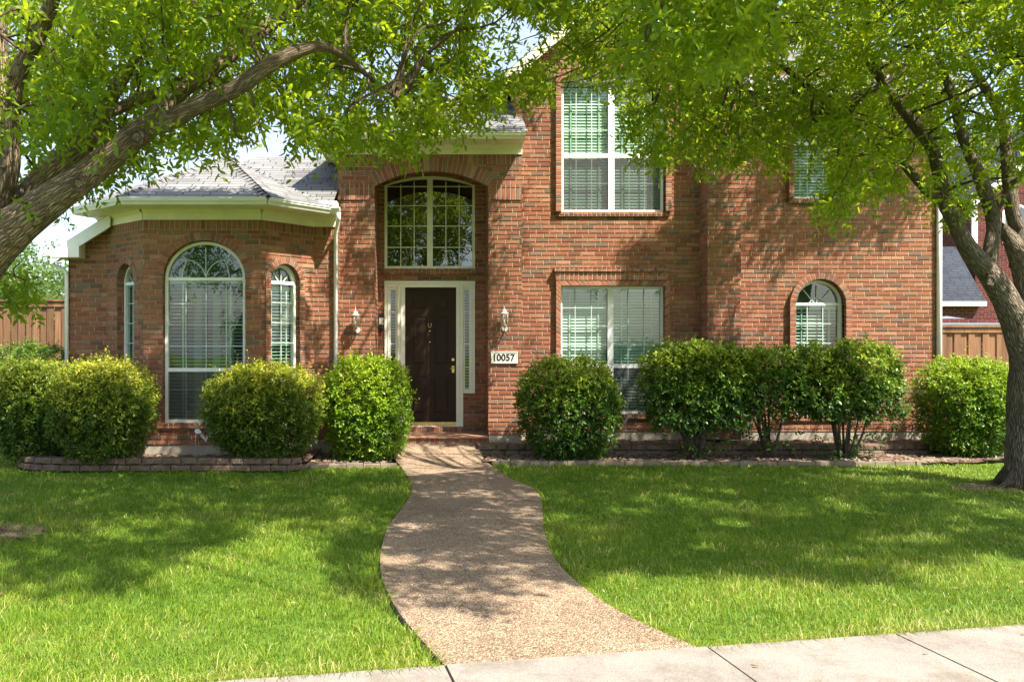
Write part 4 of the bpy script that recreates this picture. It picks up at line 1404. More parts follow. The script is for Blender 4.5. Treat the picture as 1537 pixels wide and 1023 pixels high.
# mulch chips and fallen leaves on the beds: nobody could count them
def chips():
    V_, T, t = [], [], []
    pts = []
    for poly, z, n in ((BED_R, -.06, 2600), (BED_M, -.055, 900), (BED_U, .065, 900), (BED_L, .015, 900)):
        xs = [p[0] for p in poly]; ys = [p[1] for p in poly]
        q = np.stack([RNG.uniform(min(xs), max(xs), n), RNG.uniform(min(ys), max(ys), n)], -1)
        q = q[in_poly(q[:, 0], q[:, 1], poly)]
        pts.append(np.c_[q, np.full(len(q), z)])
    Pn = np.concatenate(pts); n = len(Pn)
    ang = RNG.uniform(0, 6.28, n); l = RNG.uniform(.012, .035, n); wd = l * RNG.uniform(.25, .6, n)
    dx = np.stack([np.cos(ang), np.sin(ang), RNG.normal(0, .3, n)], -1) * l[:, None]
    dy = np.stack([-np.sin(ang), np.cos(ang), RNG.normal(0, .3, n)], -1) * wd[:, None]
    zz_ = np.array([0, 0, .012])
    Vv = np.stack([Pn - dx - dy, Pn + dx - dy, Pn + dx + dy, Pn - dx + dy, Pn + zz_], 1).reshape(-1, 3)
    i = np.arange(n)[:, None] * 5
    Tt = np.concatenate([i + np.array([[a, b, 4]]) for a, b in ((0, 1), (1, 2), (2, 3), (3, 0))])
    tag(np_mesh('mulch_chips', Vv, Tt, M['edging']), 'brown mulch chips and litter scattered over the planting beds', 'mulch', kind='stuff')
chips()

# ================================================================== FENCES, NEIGHBOUR
def fence(xa, xb2, y, ztop, label, cap=True):
    e = empty('board_fence', ((xa + xb2) / 2, y, 0))
    tag(e, label, 'fence')
    L = Vector(e.location)
    mb = MB()
    x = xa; k = 0
    while x < xb2:
        wd = .145
        off = 0.0 if k % 2 == 0 else .025
        mb.box(x + .002, min(x + wd - (.002 if k % 2 else .012), xb2), y + off, y + off + .018, -.2, ztop - .1 + random.uniform(-.004, .004))
        x += wd; k += 1
    o = mb.build('boards', M['fence'], e); o.location = -L
    mb = MB()
    mb.box(xa, xb2, y - .05, y + .10, ztop - .04, ztop)
    mb.box(xa, xb2, y - .02, y - .0015, ztop - .15, ztop - .042)
    o = mb.build('cap_rail', M['fence'], e); o.location = -L
fence(-14.5, X(99, 16.6), 16.6, Z(449, 16.6), 'tall brown board fence left of the house, behind the dark bush')
fence(X(1411, 17.0), 20.0, 17.0, Z(488, 17.0), 'brown board fence right of the house, behind the right tree trunk')

nb = empty('neighbour_house', (20, 28, 0))
tag(nb, 'dark red brick neighbour house with dark grey roof beyond the right fence', 'house')
NL = Vector(nb.location)
def nbp(mb, name, mat, parent=None):
    o = mb.build(name, mat, parent or nb)
    if parent is None: o.location = -NL
    return o
dN, dT = 25.0, 27.0
mb = MB()
mb.box(X(1380, dN), X(1477, dN), dN, dN + 2, -.2, Z(458, dN))
nx0 = X(1464, dT)
mb.box(nx0, nx0 + 9, dT, dT + 9, -.2, Z(290, dT))
mb.face([Vector((nx0, dT, Z(290, dT))), Vector((nx0 + 9, dT, Z(290, dT))), Vector((nx0 + 4.5, dT, Z(290, dT) + 3.4))])
nbp(mb, 'wall', M['nbrick'])
mb = MB()
e0 = Vector((X(1380, dN - .3), dN - .3, Z(452, dN - .3))); e1 = Vector((X(1480, dN - .3), dN - .3, Z(452, dN - .3)))
t0 = Vector((X(1380, 27.2), 27.2, Z(370, 27.2))); t1 = Vector((X(1434, 27.2), 27.2, Z(370, 27.2)))
mb.face([e0, e1, t1, t0]); mb.face([e1, e1 + Vector((0, 5, 0)), t1])
gz = Z(290, dT)
for sg in (0, 1):
    a = Vector((nx0 - .4 if sg == 0 else nx0 + 9.4, dT - .35, gz - .3)); t = Vector((nx0 + 4.5, dT - .35, gz + 3.45)); b_ = Vector((0, 9.5, 0))
    mb.face([a, t, t + b_, a + b_] if sg == 0 else [t, a, a + b_, t + b_])
nbp(mb, 'roof', M['shingle_dark'])
mb = MB()
mb.box(e0.x, e1.x, dN - .34, dN - .02, Z(459, dN - .3), Z(452, dN - .3) - .004)
nbp(mb, 'eave', M['white'])
mb = MB()
mb.box(nx0 - .14, nx0 + .04, dT - .05, dT - .004, Z(385, dT), gz)
nbp(mb, 'corner_board', M['white'])
mb = MB()
a = Vector((nx0 - .4, dT - .36, gz - .32)); t = Vector((nx0 + 4.5, dT - .36, gz + 3.43)); dn = Vector((0, 0, -.25)); y_ = Vector((0, .03, 0))
mb.hexa([a + dn, t + dn, t + dn + y_, a + dn + y_], [a, t, t + y_, a + y_])
nbp(mb, 'rake_board', M['white'])
mb = MB()
PN = Plane(0, dT)
wa = (X(1504, dT), X(1545, dT), Z(365, dT), Z(318, dT))
frame_loop(mb, PN, outline(wa[0], wa[1], wa[2], wa[3], .25), outline(wa[0] + .08, wa[1] - .08, wa[2] + .08, wa[3], .18), -.03, .05)
wf = nbp(mb, 'window', M['white'])
mb = MB()
mb.face([PN(*p, -.01) for p in outline(wa[0] + .08, wa[1] - .08, wa[2] + .08, wa[3], .18)])
mb.build('glass_pane', M['glass_dark'], wf)
mb = MB()
mb.box(X(1405, 21), X(1500, 21), 21, 23, Z(489, 21) - .4, Z(478, 21))
sh = tag(mb.build('shed', M['nbrick']), 'low shed with pale metal roof just behind the right fence', 'shed')
mb = MB()
a, b = X(1400, 20.8), X(1505, 20.8)
mb.hexa([Vector((a, 20.7, Z(488, 20.8))), Vector((b, 20.7, Z(488, 20.8))), Vector((b, 23.1, Z(474, 22))), Vector((a, 23.1, Z(482, 22)))],
        [Vector((a, 20.7, Z(486, 20.8))), Vector((b, 20.7, Z(486, 20.8))), Vector((b, 23.1, Z(472, 22))), Vector((a, 23.1, Z(480, 22)))])
mb.build('roof', M['metal_roof'], sh)

# ================================================================== PLANTS
def leaves_mesh(base, dirs, norms, length, width, tint, detailed):
    """base, dirs, norms: (n,3); one folded leaf each"""
    n = len(base)
    dirs = dirs / np.linalg.norm(dirs, axis=1, keepdims=True)
    side = np.cross(dirs, norms); side /= (np.linalg.norm(side, axis=1, keepdims=True) + 1e-9)
    nn = np.cross(side, dirs)
    L = length[:, None]; W = width[:, None]
    if detailed:
        prof = [(0, 0, 0), (.28, .42, .06), (.66, .36, .03), (1, 0, -.10), (.66, -.36, .03), (.28, -.42, .06)]
        tri = [(0, 1, 5), (1, 2, 5), (2, 4, 5), (2, 3, 4)]
    else:
        prof = [(0, 0, 0), (.45, .5, .06), (1, 0, -.06), (.45, -.5, .06)]
        tri = [(0, 1, 3), (1, 2, 3)]
    k = len(prof)
    V_ = np.stack([base + dirs * L * a + side * W * b + nn * L * c for a, b, c in prof], 1).reshape(-1, 3)
    i = (np.arange(n) * k)[:, None, None]
    T = (i + np.array(tri)[None]).reshape(-1, 3)
    return V_, T, np.repeat(tint, k)

def unit(n):
    v = RNG.normal(size=(n, 3))
    return v / np.linalg.norm(v, axis=1, keepdims=True)

def sprigs(P0, D0, length, nleaf, llen, lwid, tint0, detailed=True, splay=.9):
    """leafy shoots: P0 origins, D0 shoot directions"""
    n = len(P0)
    D0 = D0 / np.linalg.norm(D0, axis=1, keepdims=True)
    rnd = unit(n)
    sd = np.cross(D0, rnd); sd /= np.linalg.norm(sd, axis=1, keepdims=True) + 1e-9
    up = np.cross(sd, D0)
    B, Dd, Nn, Ln, Wd, Ti = [], [], [], [], [], []
    for j in range(nleaf):
        f = (j + .6) / nleaf
        a = j * 2.4 + RNG.uniform(-.5, .5, n)
        out = sd * np.cos(a)[:, None] + up * np.sin(a)[:, None]
        p = P0 + D0 * (length * f)[:, None] + np.array([0, 0, -1.0]) * (length * f * f * .25)[:, None]
        dd = D0 * (1 - splay * .45) + out * splay + RNG.normal(0, .22, (n, 3)) + np.array([0, 0, -.15])
        nm = out * -.3 + D0 * .3 + np.array([0, 0, .7]) + RNG.normal(0, .45, (n, 3))
        s = RNG.uniform(.7, 1.2, n) * (1.05 - .3 * abs(f - .5))
        B.append(p); Dd.append(dd); Nn.append(nm); Ln.append(llen * s); Wd.append(lwid * s)
        Ti.append(np.clip(tint0 + RNG.normal(0, .12, n) + (f - .5) * .15, 0, 1))
    return leaves_mesh(np.concatenate(B), np.concatenate(Dd), np.concatenate(Nn), np.concatenate(Ln), np.concatenate(Wd), np.concatenate(Ti), detailed)

def project(Pn):
    d = np.maximum(Pn[:, 1], .05)
    return U + Pn[:, 0] / d * F, YH - (Pn[:, 2] - H) / d * F

# Where the sun reaches lawn, beds and front of the house: crown leaves are left out along those rays to let it in.
LIT_G = [[(-300, 925), (100, 908), (260, 888), (335, 850), (300, 832), (400, 796), (432, 815), (440, 850), (430, 890), (500, 930), (600, 955), (700, 1000), (690, 1400), (-300, 1400)],
         [(597, 660), (715, 660), (736, 702), (605, 712)],
         [(705, 905), (860, 880), (900, 890), (1060, 980), (1000, 1400), (640, 1400), (690, 945)],
         [(860, 862), (1000, 872), (1140, 893), (1280, 884), (1370, 852), (1800, 838), (1800, 1400), (900, 1400)],
         [(1240, 688), (1510, 688), (1500, 716), (1230, 706)]]
LIT_B = [[(80, 535), (490, 535), (490, 640), (80, 640)], [(490, 530), (620, 530), (620, 700), (490, 700)], [(772, 530), (938, 530), (938, 615), (772, 615)],
         [(952, 510), (1365, 510), (1365, 600), (952, 600)], [(1370, 525), (1700, 525), (1700, 690), (1370, 690)]]
LIT_F = [[(90, 205), (512, 205), (512, 335), (90, 335)], [(500, 150), (792, 150), (792, 236), (500, 236)],
         [(783, 165), (1000, 165), (1000, 330), (922, 400), (922, 660), (783, 660)], [(730, 300), (783, 230), (783, 660), (730, 660)],
         [(505, 430), (563, 430), (563, 660), (505, 660)], [(600, 646), (728, 646), (728, 668), (600, 668)], [(1048, 250), (1120, 270), (1125, 385), (1250, 375), (1345, 357), (1412, 288), (1412, 660), (1060, 660)],
         [(388, 400), (478, 400), (478, 650), (388, 650)], [(222, 600), (305, 600), (305, 690), (222, 690)]]
SV = np.array(SUN)
def sunlit_target(Pn):
    """True where a leaf at Pn would shade a place that lies in full sun"""
    lit = np.zeros(len(Pn), bool)
    k = (12.6 - Pn[:, 1]) / -SV[1]                    # travel to the plane of the bushes
    Q = Pn - SV[None] * k[:, None]
    px, py = project(Q)
    isb = (k > 0) & (Q[:, 2] > -.1) & (Q[:, 2] < 1.65)
    for poly in LIT_B: lit |= isb & in_poly(px, py, poly)
    kg = (Pn[:, 2] + .05) / SV[2]
    G = Pn - SV[None] * kg[:, None]
    isg = G[:, 1] < 14.3
    px, py = project(G)
    for poly in LIT_G: lit |= isg & in_poly(px, py, poly)
    fy = np.where(Pn[:, 0] < -1, 13.4, np.where(Pn[:, 0] < 2.2, 14.6, 15.0))
    kf = (fy - Pn[:, 1]) / -SV[1]
    Q = Pn - SV[None] * kf[:, None]
    fy = np.where(Q[:, 0] < -1.75, 13.3, np.where(Q[:, 0] < 1.45, 14.6, 15.0))
    kf = (fy - Pn[:, 1]) / -SV[1]
    Q = Pn - SV[None] * kf[:, None]
    kc = (11.0 - Pn[:, 1]) / -SV[1]                   # leaves cut away so the low sprays over the entry get sun
    C = Pn - SV[None] * kc[:, None]
    pxc, pyc = project(C)
    lit |= (Pn[:, 1] < 10.6) & in_poly(pxc, pyc, [(490, 95), (800, 95), (800, 265), (490, 265)])
    isf = (kf > 0) & (Q[:, 2] > 0)
    px, py = project(Q)
    for poly in LIT_F: lit |= isf & in_poly(px, py, poly)
    return lit

# ground and walls to be shaded: unseen leaves are added along their sun rays
SHADE_L = [('f', [(165, 345), (386, 345), (386, 640), (165, 640)], .32), ('f', [(95, 380), (160, 345), (160, 640), (95, 640)], .05),
           ('f', [(500, 250), (735, 250), (735, 420), (500, 430)], .07), ('f', [(572, 420), (733, 420), (733, 640), (572, 640)], .10),
           ('g', [(-120, 698), (612, 698), (575, 790), (560, 830), (565, 905), (490, 895), (445, 800), (400, 788), (300, 820), (250, 880), (0, 902), (-120, 905)], .46),
           ('g', [(600, 712), (812, 712), (826, 815), (870, 872), (700, 895), (680, 935), (590, 900), (575, 830)], .20)]
SHADE_R = [('g', [(800, 698), (1235, 698), (1245, 712), (1500, 722), (1600, 735), (1600, 832), (1370, 845), (1280, 875), (1000, 865), (860, 850), (820, 780)], .66),
           ('f', [(1113, 240), (1400, 200), (1345, 352), (1113, 380)], .14), ('f', [(935, 395), (1035, 340), (1035, 500), (935, 500)], .05)]
def shade_seeds(spec, n):
    out = []
    for kind, poly, share in sorted(spec, key=lambda q: q[0] == 'f'):
        m = int(n * share)
        xs = [p[0] for p in poly]; ys = [p[1] for p in poly]
        px = RNG.uniform(min(xs), max(xs), m * 12)
        if kind == 'g':                       # even in depth on the ground, not in the picture
            d = RNG.uniform(1.8 * F / (max(ys) - YH), 1.84 * F / (min(ys) - YH), m * 12)
            py = YH + 1.82 * F / d
        else:
            py = RNG.uniform(min(ys), max(ys), m * 12)
        ok = in_poly(px, py, poly)
        px, py = px[ok][:m], py[ok][:m]
        d = 1.82 * F / (py - YH) if kind == 'g' else np.where(px < 505, 13.3, np.where((px > 570) & (px < 733), 15.5, np.where(px < 783, 14.6, 15.0)))
        T = np.stack([(px - U) / F * d, d, H - (py - YH) / F * d], -1)
        zt = RNG.uniform(4.6, 9.2, len(T))
        k = np.maximum(zt - T[:, 2], 1.2) / SV[2]
        out.append(T + SV[None] * k[:, None])
    return np.concatenate(out)

def nz3(Pn, sc, seed=0.0):
    return np.array([noise.noise(Vector((p[0] * sc + seed, p[1] * sc, p[2] * sc))) for p in Pn])

def limb(mb, pts, n=12, sub=5, wob=.012):
    """pts: (px, py, d, radius_px)"""
    P3 = [P(a, b, d) for a, b, d, r in pts]
    Rr = [r * d / F for a, b, d, r in pts]
    pp = smooth_line(P3, sub)
    rr2 = []
    for i in range(len(Rr) - 1):
        for k in range(sub): rr2.append(Rr[i] + (Rr[i + 1] - Rr[i]) * k / sub)
    rr2.append(Rr[-1])
    pp = [p + Vector((noise.noise(p * 2.3), noise.noise(p * 2.3 + Vector((7, 0, 0))), noise.noise(p * 2.3 + Vector((0, 9, 0))))) * wob * min(1, r * 12) for p, r in zip(pp, rr2)]
    rr2 = [r * (1 + .05 * noise.noise(p * 4)) for p, r in zip(pp, rr2)]
    mb.tube(pp, rr2, n)
    return pp

def branchlets(mb, nodes, targets, r0=.022, r1=.005, far_only=False):
    nodes_np = np.array([tuple(p) for p in nodes])
    tips = []
    for t in targets:
        dd = np.linalg.norm(nodes_np - t, axis=1)
        j = int(np.argmin(dd + RNG.uniform(0, .5, len(dd))))
        a = Vector(nodes_np[j]); b = Vector(t)
        L = (b - a).length
        if L < .15: continue
        m1 = a.lerp(b, .35) + Vector(RNG.normal(0, .07, 3)) * L + Vector((0, 0, .08 * L))
        m2 = a.lerp(b, .7) + Vector(RNG.normal(0, .06, 3)) * L + Vector((0, 0, .05 * L))
        pl_ = smooth_line([a, m1, m2, b], 3)
        if far_only:
            fx, fy = project(np.array([tuple(p) for p in pl_]))
            if ((fy > -25) & (fx > -40) & (fx < 1580)).any(): continue
        rs = [max(r1, min(r0, .010 + .012 * L) * (1 - i / (len(pl_) - 1)) + r1 * i / (len(pl_) - 1)) for i in range(len(pl_))]
        mb.tube(pl_, rs, 5, cap=False)
        tips += pl_[len(pl_) // 3:]
    return tips

FRAME = (-30, 1567)
def front_tree(name, label, limbs, mat, mask, holes, depth_fn, n_in, vols, n_out, bright, seed, seeds, n_seed, clear, gap, knots=(), extra=None):
    root = empty(name, (limbs[0][0][0] * 0 + X(limbs[0][0][0], limbs[0][0][2]), limbs[0][0][2], -.08))
    tag(root, label, 'tree', 'shade trees on the front lawn')
    L = Vector(root.location)
    mb = MB()
    nodes = []
    for ln in limbs: nodes += limb(mb, ln)
    # --- leaves seen in the picture
    xs = [p[0] for p in mask]; ys = [p[1] for p in mask]
    px = RNG.uniform(min(xs), max(xs), n_in * 4); py = RNG.uniform(min(ys), max(ys), n_in * 4)
    ok = in_poly(px, py, mask)
    for h in holes: ok &= ~(in_poly(px, py, h) & (RNG.uniform(0, 1, len(px)) < .93))
    px, py = px[ok][:n_in], py[ok][:n_in]
    if extra:
        ex_, ey_ = RNG.uniform(-40, 60, 900), RNG.uniform(385, 470, 900)
        oe = in_poly(ex_, ey_, extra)
        px = np.concatenate([px, ex_[oe][:70]]); py = np.concatenate([py, ey_[oe][:70]])
    best = None
    for k in range(7):
        d = depth_fn(px, py)
        Q = np.stack([(px - U) / F * d, d, H - (py - YH) / F * d], -1)
        lit = sunlit_target(Q)
        if best is None: best, bl_ = Q, lit
        else:
            sel = bl_ & ~lit
            best[sel] = Q[sel]; bl_ = bl_ & lit
    # clumping
    cl = nz3(best, 1.5, seed)
    keep = (cl + RNG.uniform(-.25, .25, len(best)) > -.20) & ~(bl_ & (RNG.uniform(0, 1, len(best)) < .55))
    Pin = best[keep]
    lp, lr3 = [], []
    for ln in limbs:
        for (a, b, c, r), (a2, b2, c2, r2) in zip(ln[:-1], ln[1:]):
            if max(r, r2) < 7: continue
            for f in np.linspace(0, 1, 5): lp.append((a + (a2 - a) * f, b + (b2 - b) * f, c + (c2 - c) * f)); lr3.append(r + (r2 - r) * f)
    lp, lr3 = np.array(lp), np.array(lr3)
    px, py = project(Pin)
    hide = np.zeros(len(Pin), bool)
    for (a, b, c), r in zip(lp, lr3):
        hide |= (np.hypot(px - a, py + 8 - b) < r + 14) & (Pin[:, 1] < c + .25)
    Pin = Pin[~(hide & (RNG.uniform(0, 1, len(Pin)) < clear))]
    # --- crown above and beside the frame, mostly leaves added to cast chosen shade
    Pout = []
    for (c, r, share) in vols:
        n = int(n_out * share)
        q = unit(n) * RNG.uniform(.35, 1, n)[:, None] ** .6 * np.array(r) + np.array(c)
        Pout.append(q)
    Pout.append(shade_seeds(seeds, n_seed))  # unseen leaves added sunward of the places to shade
    n_wall = sum(len(x) for x in Pout) - int(n_seed * sum(q[2] for q in seeds if q[0] == 'f'))
    Pout = np.concatenate(Pout)
    wl = np.arange(len(Pout)) >= n_wall
    wl = wl[Pout[:, 2] > 2.4]
    Pout = Pout[Pout[:, 2] > 2.4]
    px, py = project(Pout)
    front = Pout[:, 1] > .3
    seen = front & (px > FRAME[0] - 25) & (px < FRAME[1] + 25) & (py > -22) & (py < 1030)
    Pout = Pout[~seen]; wl = wl[~seen]
    lit = sunlit_target(Pout)
    kp = ~(lit & (RNG.uniform(0, 1, len(Pout)) < .97))
    Pout = Pout[kp]; wl = wl[kp]
    cl = nz3(Pout, 1.1, seed + 5)
    kp = cl + RNG.uniform(-.3, .3, len(Pout)) > -.30
    Pout = Pout[kp]; wl = wl[kp]
    Gq = Pout - SV[None] * (Pout[:, 2] / SV[2])[:, None]     # gaps cut along the sun rays to make light flecks below
    gp2 = nz3(Gq * np.array([.8, 1, 0]), 1.5, seed + 2) * .6 + nz3(Gq * np.array([.8, 1, 0]), 3.8, seed + 4) * .95
    Pout = Pout[gp2 + RNG.uniform(-.06, .06, len(Pout)) > gap - .17 * wl]
    # --- twigs
    tg = Pin[RNG.choice(len(Pin), 150, replace=False)]
    tips = branchlets(mb, nodes, tg)
    tg2 = Pout[RNG.choice(len(Pout), 90, replace=False)]
    tips2 = branchlets(mb, nodes + tips[::3], tg2, .04, .006, far_only=True)
    tg3 = Pin[RNG.choice(len(Pin), 500, replace=False)]
    branchlets(mb, nodes[::2] + tips, tg3, .010, .003)
    bpx, bpy_, bd, brd = limbs[0][1]
    b0 = P(bpx, bpy_, bd); br_ = brd * bd / F
    for k in range(9):
        a = k * .698 + seed + RNG.uniform(-.25, .25)
        ro = Vector((math.cos(a), math.sin(a), 0))
        lr = RNG.uniform(.10, .30)
        zb = float(zlawn(b0.x, b0.y)) - .03
        pp = smooth_line([Vector((b0.x, b0.y, zb + .28)) + ro * br_ * .62, Vector((b0.x, b0.y, zb + .09)) + ro * (br_ * 1.0), Vector((b0.x, b0.y, zb + .012)) + ro * (br_ + lr * .5), Vector((b0.x, b0.y, zb - .05)) + ro * (br_ + lr)], 4)
        mb.tube(pp, np.linspace(br_ * .24, .015, len(pp)), 8)
    for kp_, kd, kr in knots:
        c = P(kp_[0], kp_[1], kd)
        rg = [c + Vector((kr * math.cos(t), -.012 * math.sin(t * 3), kr * 1.15 * math.sin(t))) for t in np.linspace(0, 2 * math.pi, 17)]
        mb.tube(rg, kr * .38, 7, cap=False)
        mb.tube([c + Vector((0, .02, 0)), c + Vector((0, -.01, 0))], kr * .7, 9)
    tr = mb.build('trunk', mat, root); tr.location = -L
    # --- crown meshes
    cx_ = np.array([L.x, L.y, 4.0])
    def dirs(Q):
        o = Q - cx_; o /= np.linalg.norm(o, axis=1, keepdims=True)
        return o * .5 + unit(len(Q)) * .65 + np.array([0, 0, -.35])
    zt = np.clip(.42 + bright * nz3(Pin, .9, seed + 9) + RNG.normal(0, .1, len(Pin)), 0, 1)
    Va, Ta, ta = sprigs(Pin, dirs(Pin), RNG.uniform(.17, .34, len(Pin)), 11, .096, .038, zt, True)
    zt = np.clip(.4 + RNG.normal(0, .15, len(Pout)), 0, 1)
    Vb, Tb, tb = sprigs(Pout, dirs(Pout), RNG.uniform(.2, .4, len(Pout)), 8, .12, .05, zt, False)
    cr = np_mesh('crown', np.concatenate([Va, Vb]), np.concatenate([Ta, Tb + len(Va)]), M['leaf'], root, np.concatenate([ta, tb]))  # seen leaves plus the unseen ones added for shade
    cr.location = -L
    return len(Pin), len(Pout)

# left tree: trunk just outside the frame, big limbs crossing it
dl_ = 7.8
LIMBS_L = [
    [(-82, 812, 7.85, 62), (-80, 780, 7.8, 50), (-78, 640, 7.75, 44), (-72, 520, 7.7, 44), (-62, 455, 7.65, 46), (-42, 402, 7.6, 43), (0, 358, 7.5, 36), (52, 318, 7.4, 27), (105, 281, 7.3, 23), (140, 255, 7.3, 21), (170, 231, 7.25, 20), (211, 198, 7.2, 19.5), (225, 187, 7.2, 18)],
    [(222, 190, 7.22, 14), (246, 158, 7.3, 14), (299, 116, 7.5, 12.5), (352, 77, 7.8, 11.5), (395, 45, 8.0, 11), (440, 10, 8.3, 8), (500, -40, 8.7, 5)],
    [(222, 192, 7.18, 15), (250, 184, 7.1, 14.5), (299, 157, 7.0, 13.5), (352, 134, 6.9, 12.5), (398, 102, 6.8, 12), (440, 80, 6.8, 11), (485, 70, 6.9, 7), (520, 88, 7.1, 5), (560, 120, 7.4, 3.5), (600, 150, 7.7, 2)],
    [(-20, 365, 7.6, 36), (28, 318, 7.8, 24), (70, 266, 7.9, 22), (116, 224, 8.0, 17), (137, 197, 8.1, 14), (155, 168, 8.15, 12), (176, 130, 8.3, 10), (193, 106, 8.4, 8), (212, 70, 8.6, 5), (222, 20, 8.8, 3)],
    [(150, 172, 8.12, 9), (176, 164, 8.2, 9), (225, 143, 8.4, 8), (253, 132, 8.5, 7), (310, 90, 8.9, 5)],
    [(-30, 380, 7.6, 40), (-6, 300, 7.7, 20), (2, 200, 7.8, 15), (0, 120, 7.9, 14), (-2, 40, 8.0, 12), (-4, -60, 8.1, 10), (10, -200, 8.3, 7)],
    [(-12, 330, 7.7, 18), (14, 260, 7.55, 13), (19, 190, 7.5, 12), (21, 148, 7.45, 11), (32, 102, 7.4, 12), (52, 60, 7.3, 12), (74, 12, 7.2, 11), (96, -60, 7.0, 9), (160, -200, 6.8, 6), (300, -380, 6.5, 4)],
    [(-30, 400, 7.5, 30), (-80, 250, 7.0, 22), (-60, 50, 6.2, 18), (60, -200, 5.4, 12), (250, -420, 4.9, 7)],
    [(193, 106, 8.4, 6), (220, 112, 8.4, 4), (258, 100, 8.5, 3), (300, 92, 8.6, 2)],
    [(340, 138, 6.9, 2.5), (352, 185, 7.0, 1.8), (367, 218, 7.0, 1)], [(374, 130, 6.85, 2.5), (388, 180, 6.9, 1.8), (402, 228, 7.0, 1)],
]
MASK_L = [(-60, -60), (840, -60), (842, 60), (815, 105), (770, 118), (752, 138), (735, 146), (722, 162), (690, 166), (680, 188), (640, 190), (610, 206), (600, 222), (560, 224), (552, 214), (520, 208), (500, 222), (470, 212), (455, 202), (430, 214),
          (412, 206), (405, 176), (392, 158), (372, 160), (362, 182), (345, 200), (332, 212), (318, 222), (296, 228), (262, 220), (232, 232), (205, 236), (190, 248), (170, 276), (152, 270), (128, 268), (110, 280), (60, 315), (-60, 330)]
HOLES_L = [[(375, 170), (425, 160), (418, 235), (380, 235)], [(560, 60), (600, 62), (590, 100), (560, 92)], [(712, 8), (840, 12), (850, 105), (735, 118)], [(470, 110), (500, 120), (492, 150), (468, 142)],
           [(525, 75), (556, 72), (552, 112), (526, 114)], [(640, 60), (672, 55), (668, 86), (642, 90)], [(690, 90), (716, 86), (712, 112), (692, 114)], [(430, 130), (455, 128), (452, 156), (432, 158)], [(655, 130), (682, 126), (676, 150), (656, 154)], [(600, 130), (630, 120), (628, 145), (605, 150)], [(232, 245), (340, 235), (360, 300), (200, 300)], [(240, 205), (262, 203), (258, 226), (242, 228)], [(300, 195), (322, 190), (320, 212), (302, 214)], [(60, 200), (84, 195), (80, 222), (62, 224)], [(280, 30), (300, 26), (298, 46), (282, 48)], [(120, 110), (140, 104), (138, 126), (122, 128)]]
def depth_l(px, py):
    n = len(px)
    return np.where(py > 385, RNG.uniform(7.9, 8.6, n), np.where(px < 430, RNG.uniform(6.4, 10.2, n), np.where(px < 640, RNG.uniform(7.0, 11.6, n), RNG.uniform(7.6, 12.0, n))))
front_tree('shade_tree', 'large shade tree with thick brown limbs entering the photo from the left edge', LIMBS_L, M['bark'], MASK_L, HOLES_L, depth_l, 6700,
           [((-2.2, 7.2, 6.9), (5.6, 5.2, 3.0), .85), ((-6.0, 7.5, 4.6), (2.6, 3.0, 1.8), .15)], 1300, .55, 1.3, SHADE_L, 14500, .93, -.05, [((205, 206), 7.06, .055), ((118, 276), 7.14, .05)],
           [(-40, 392), (40, 392), (52, 415), (40, 440), (12, 452), (-40, 455)])

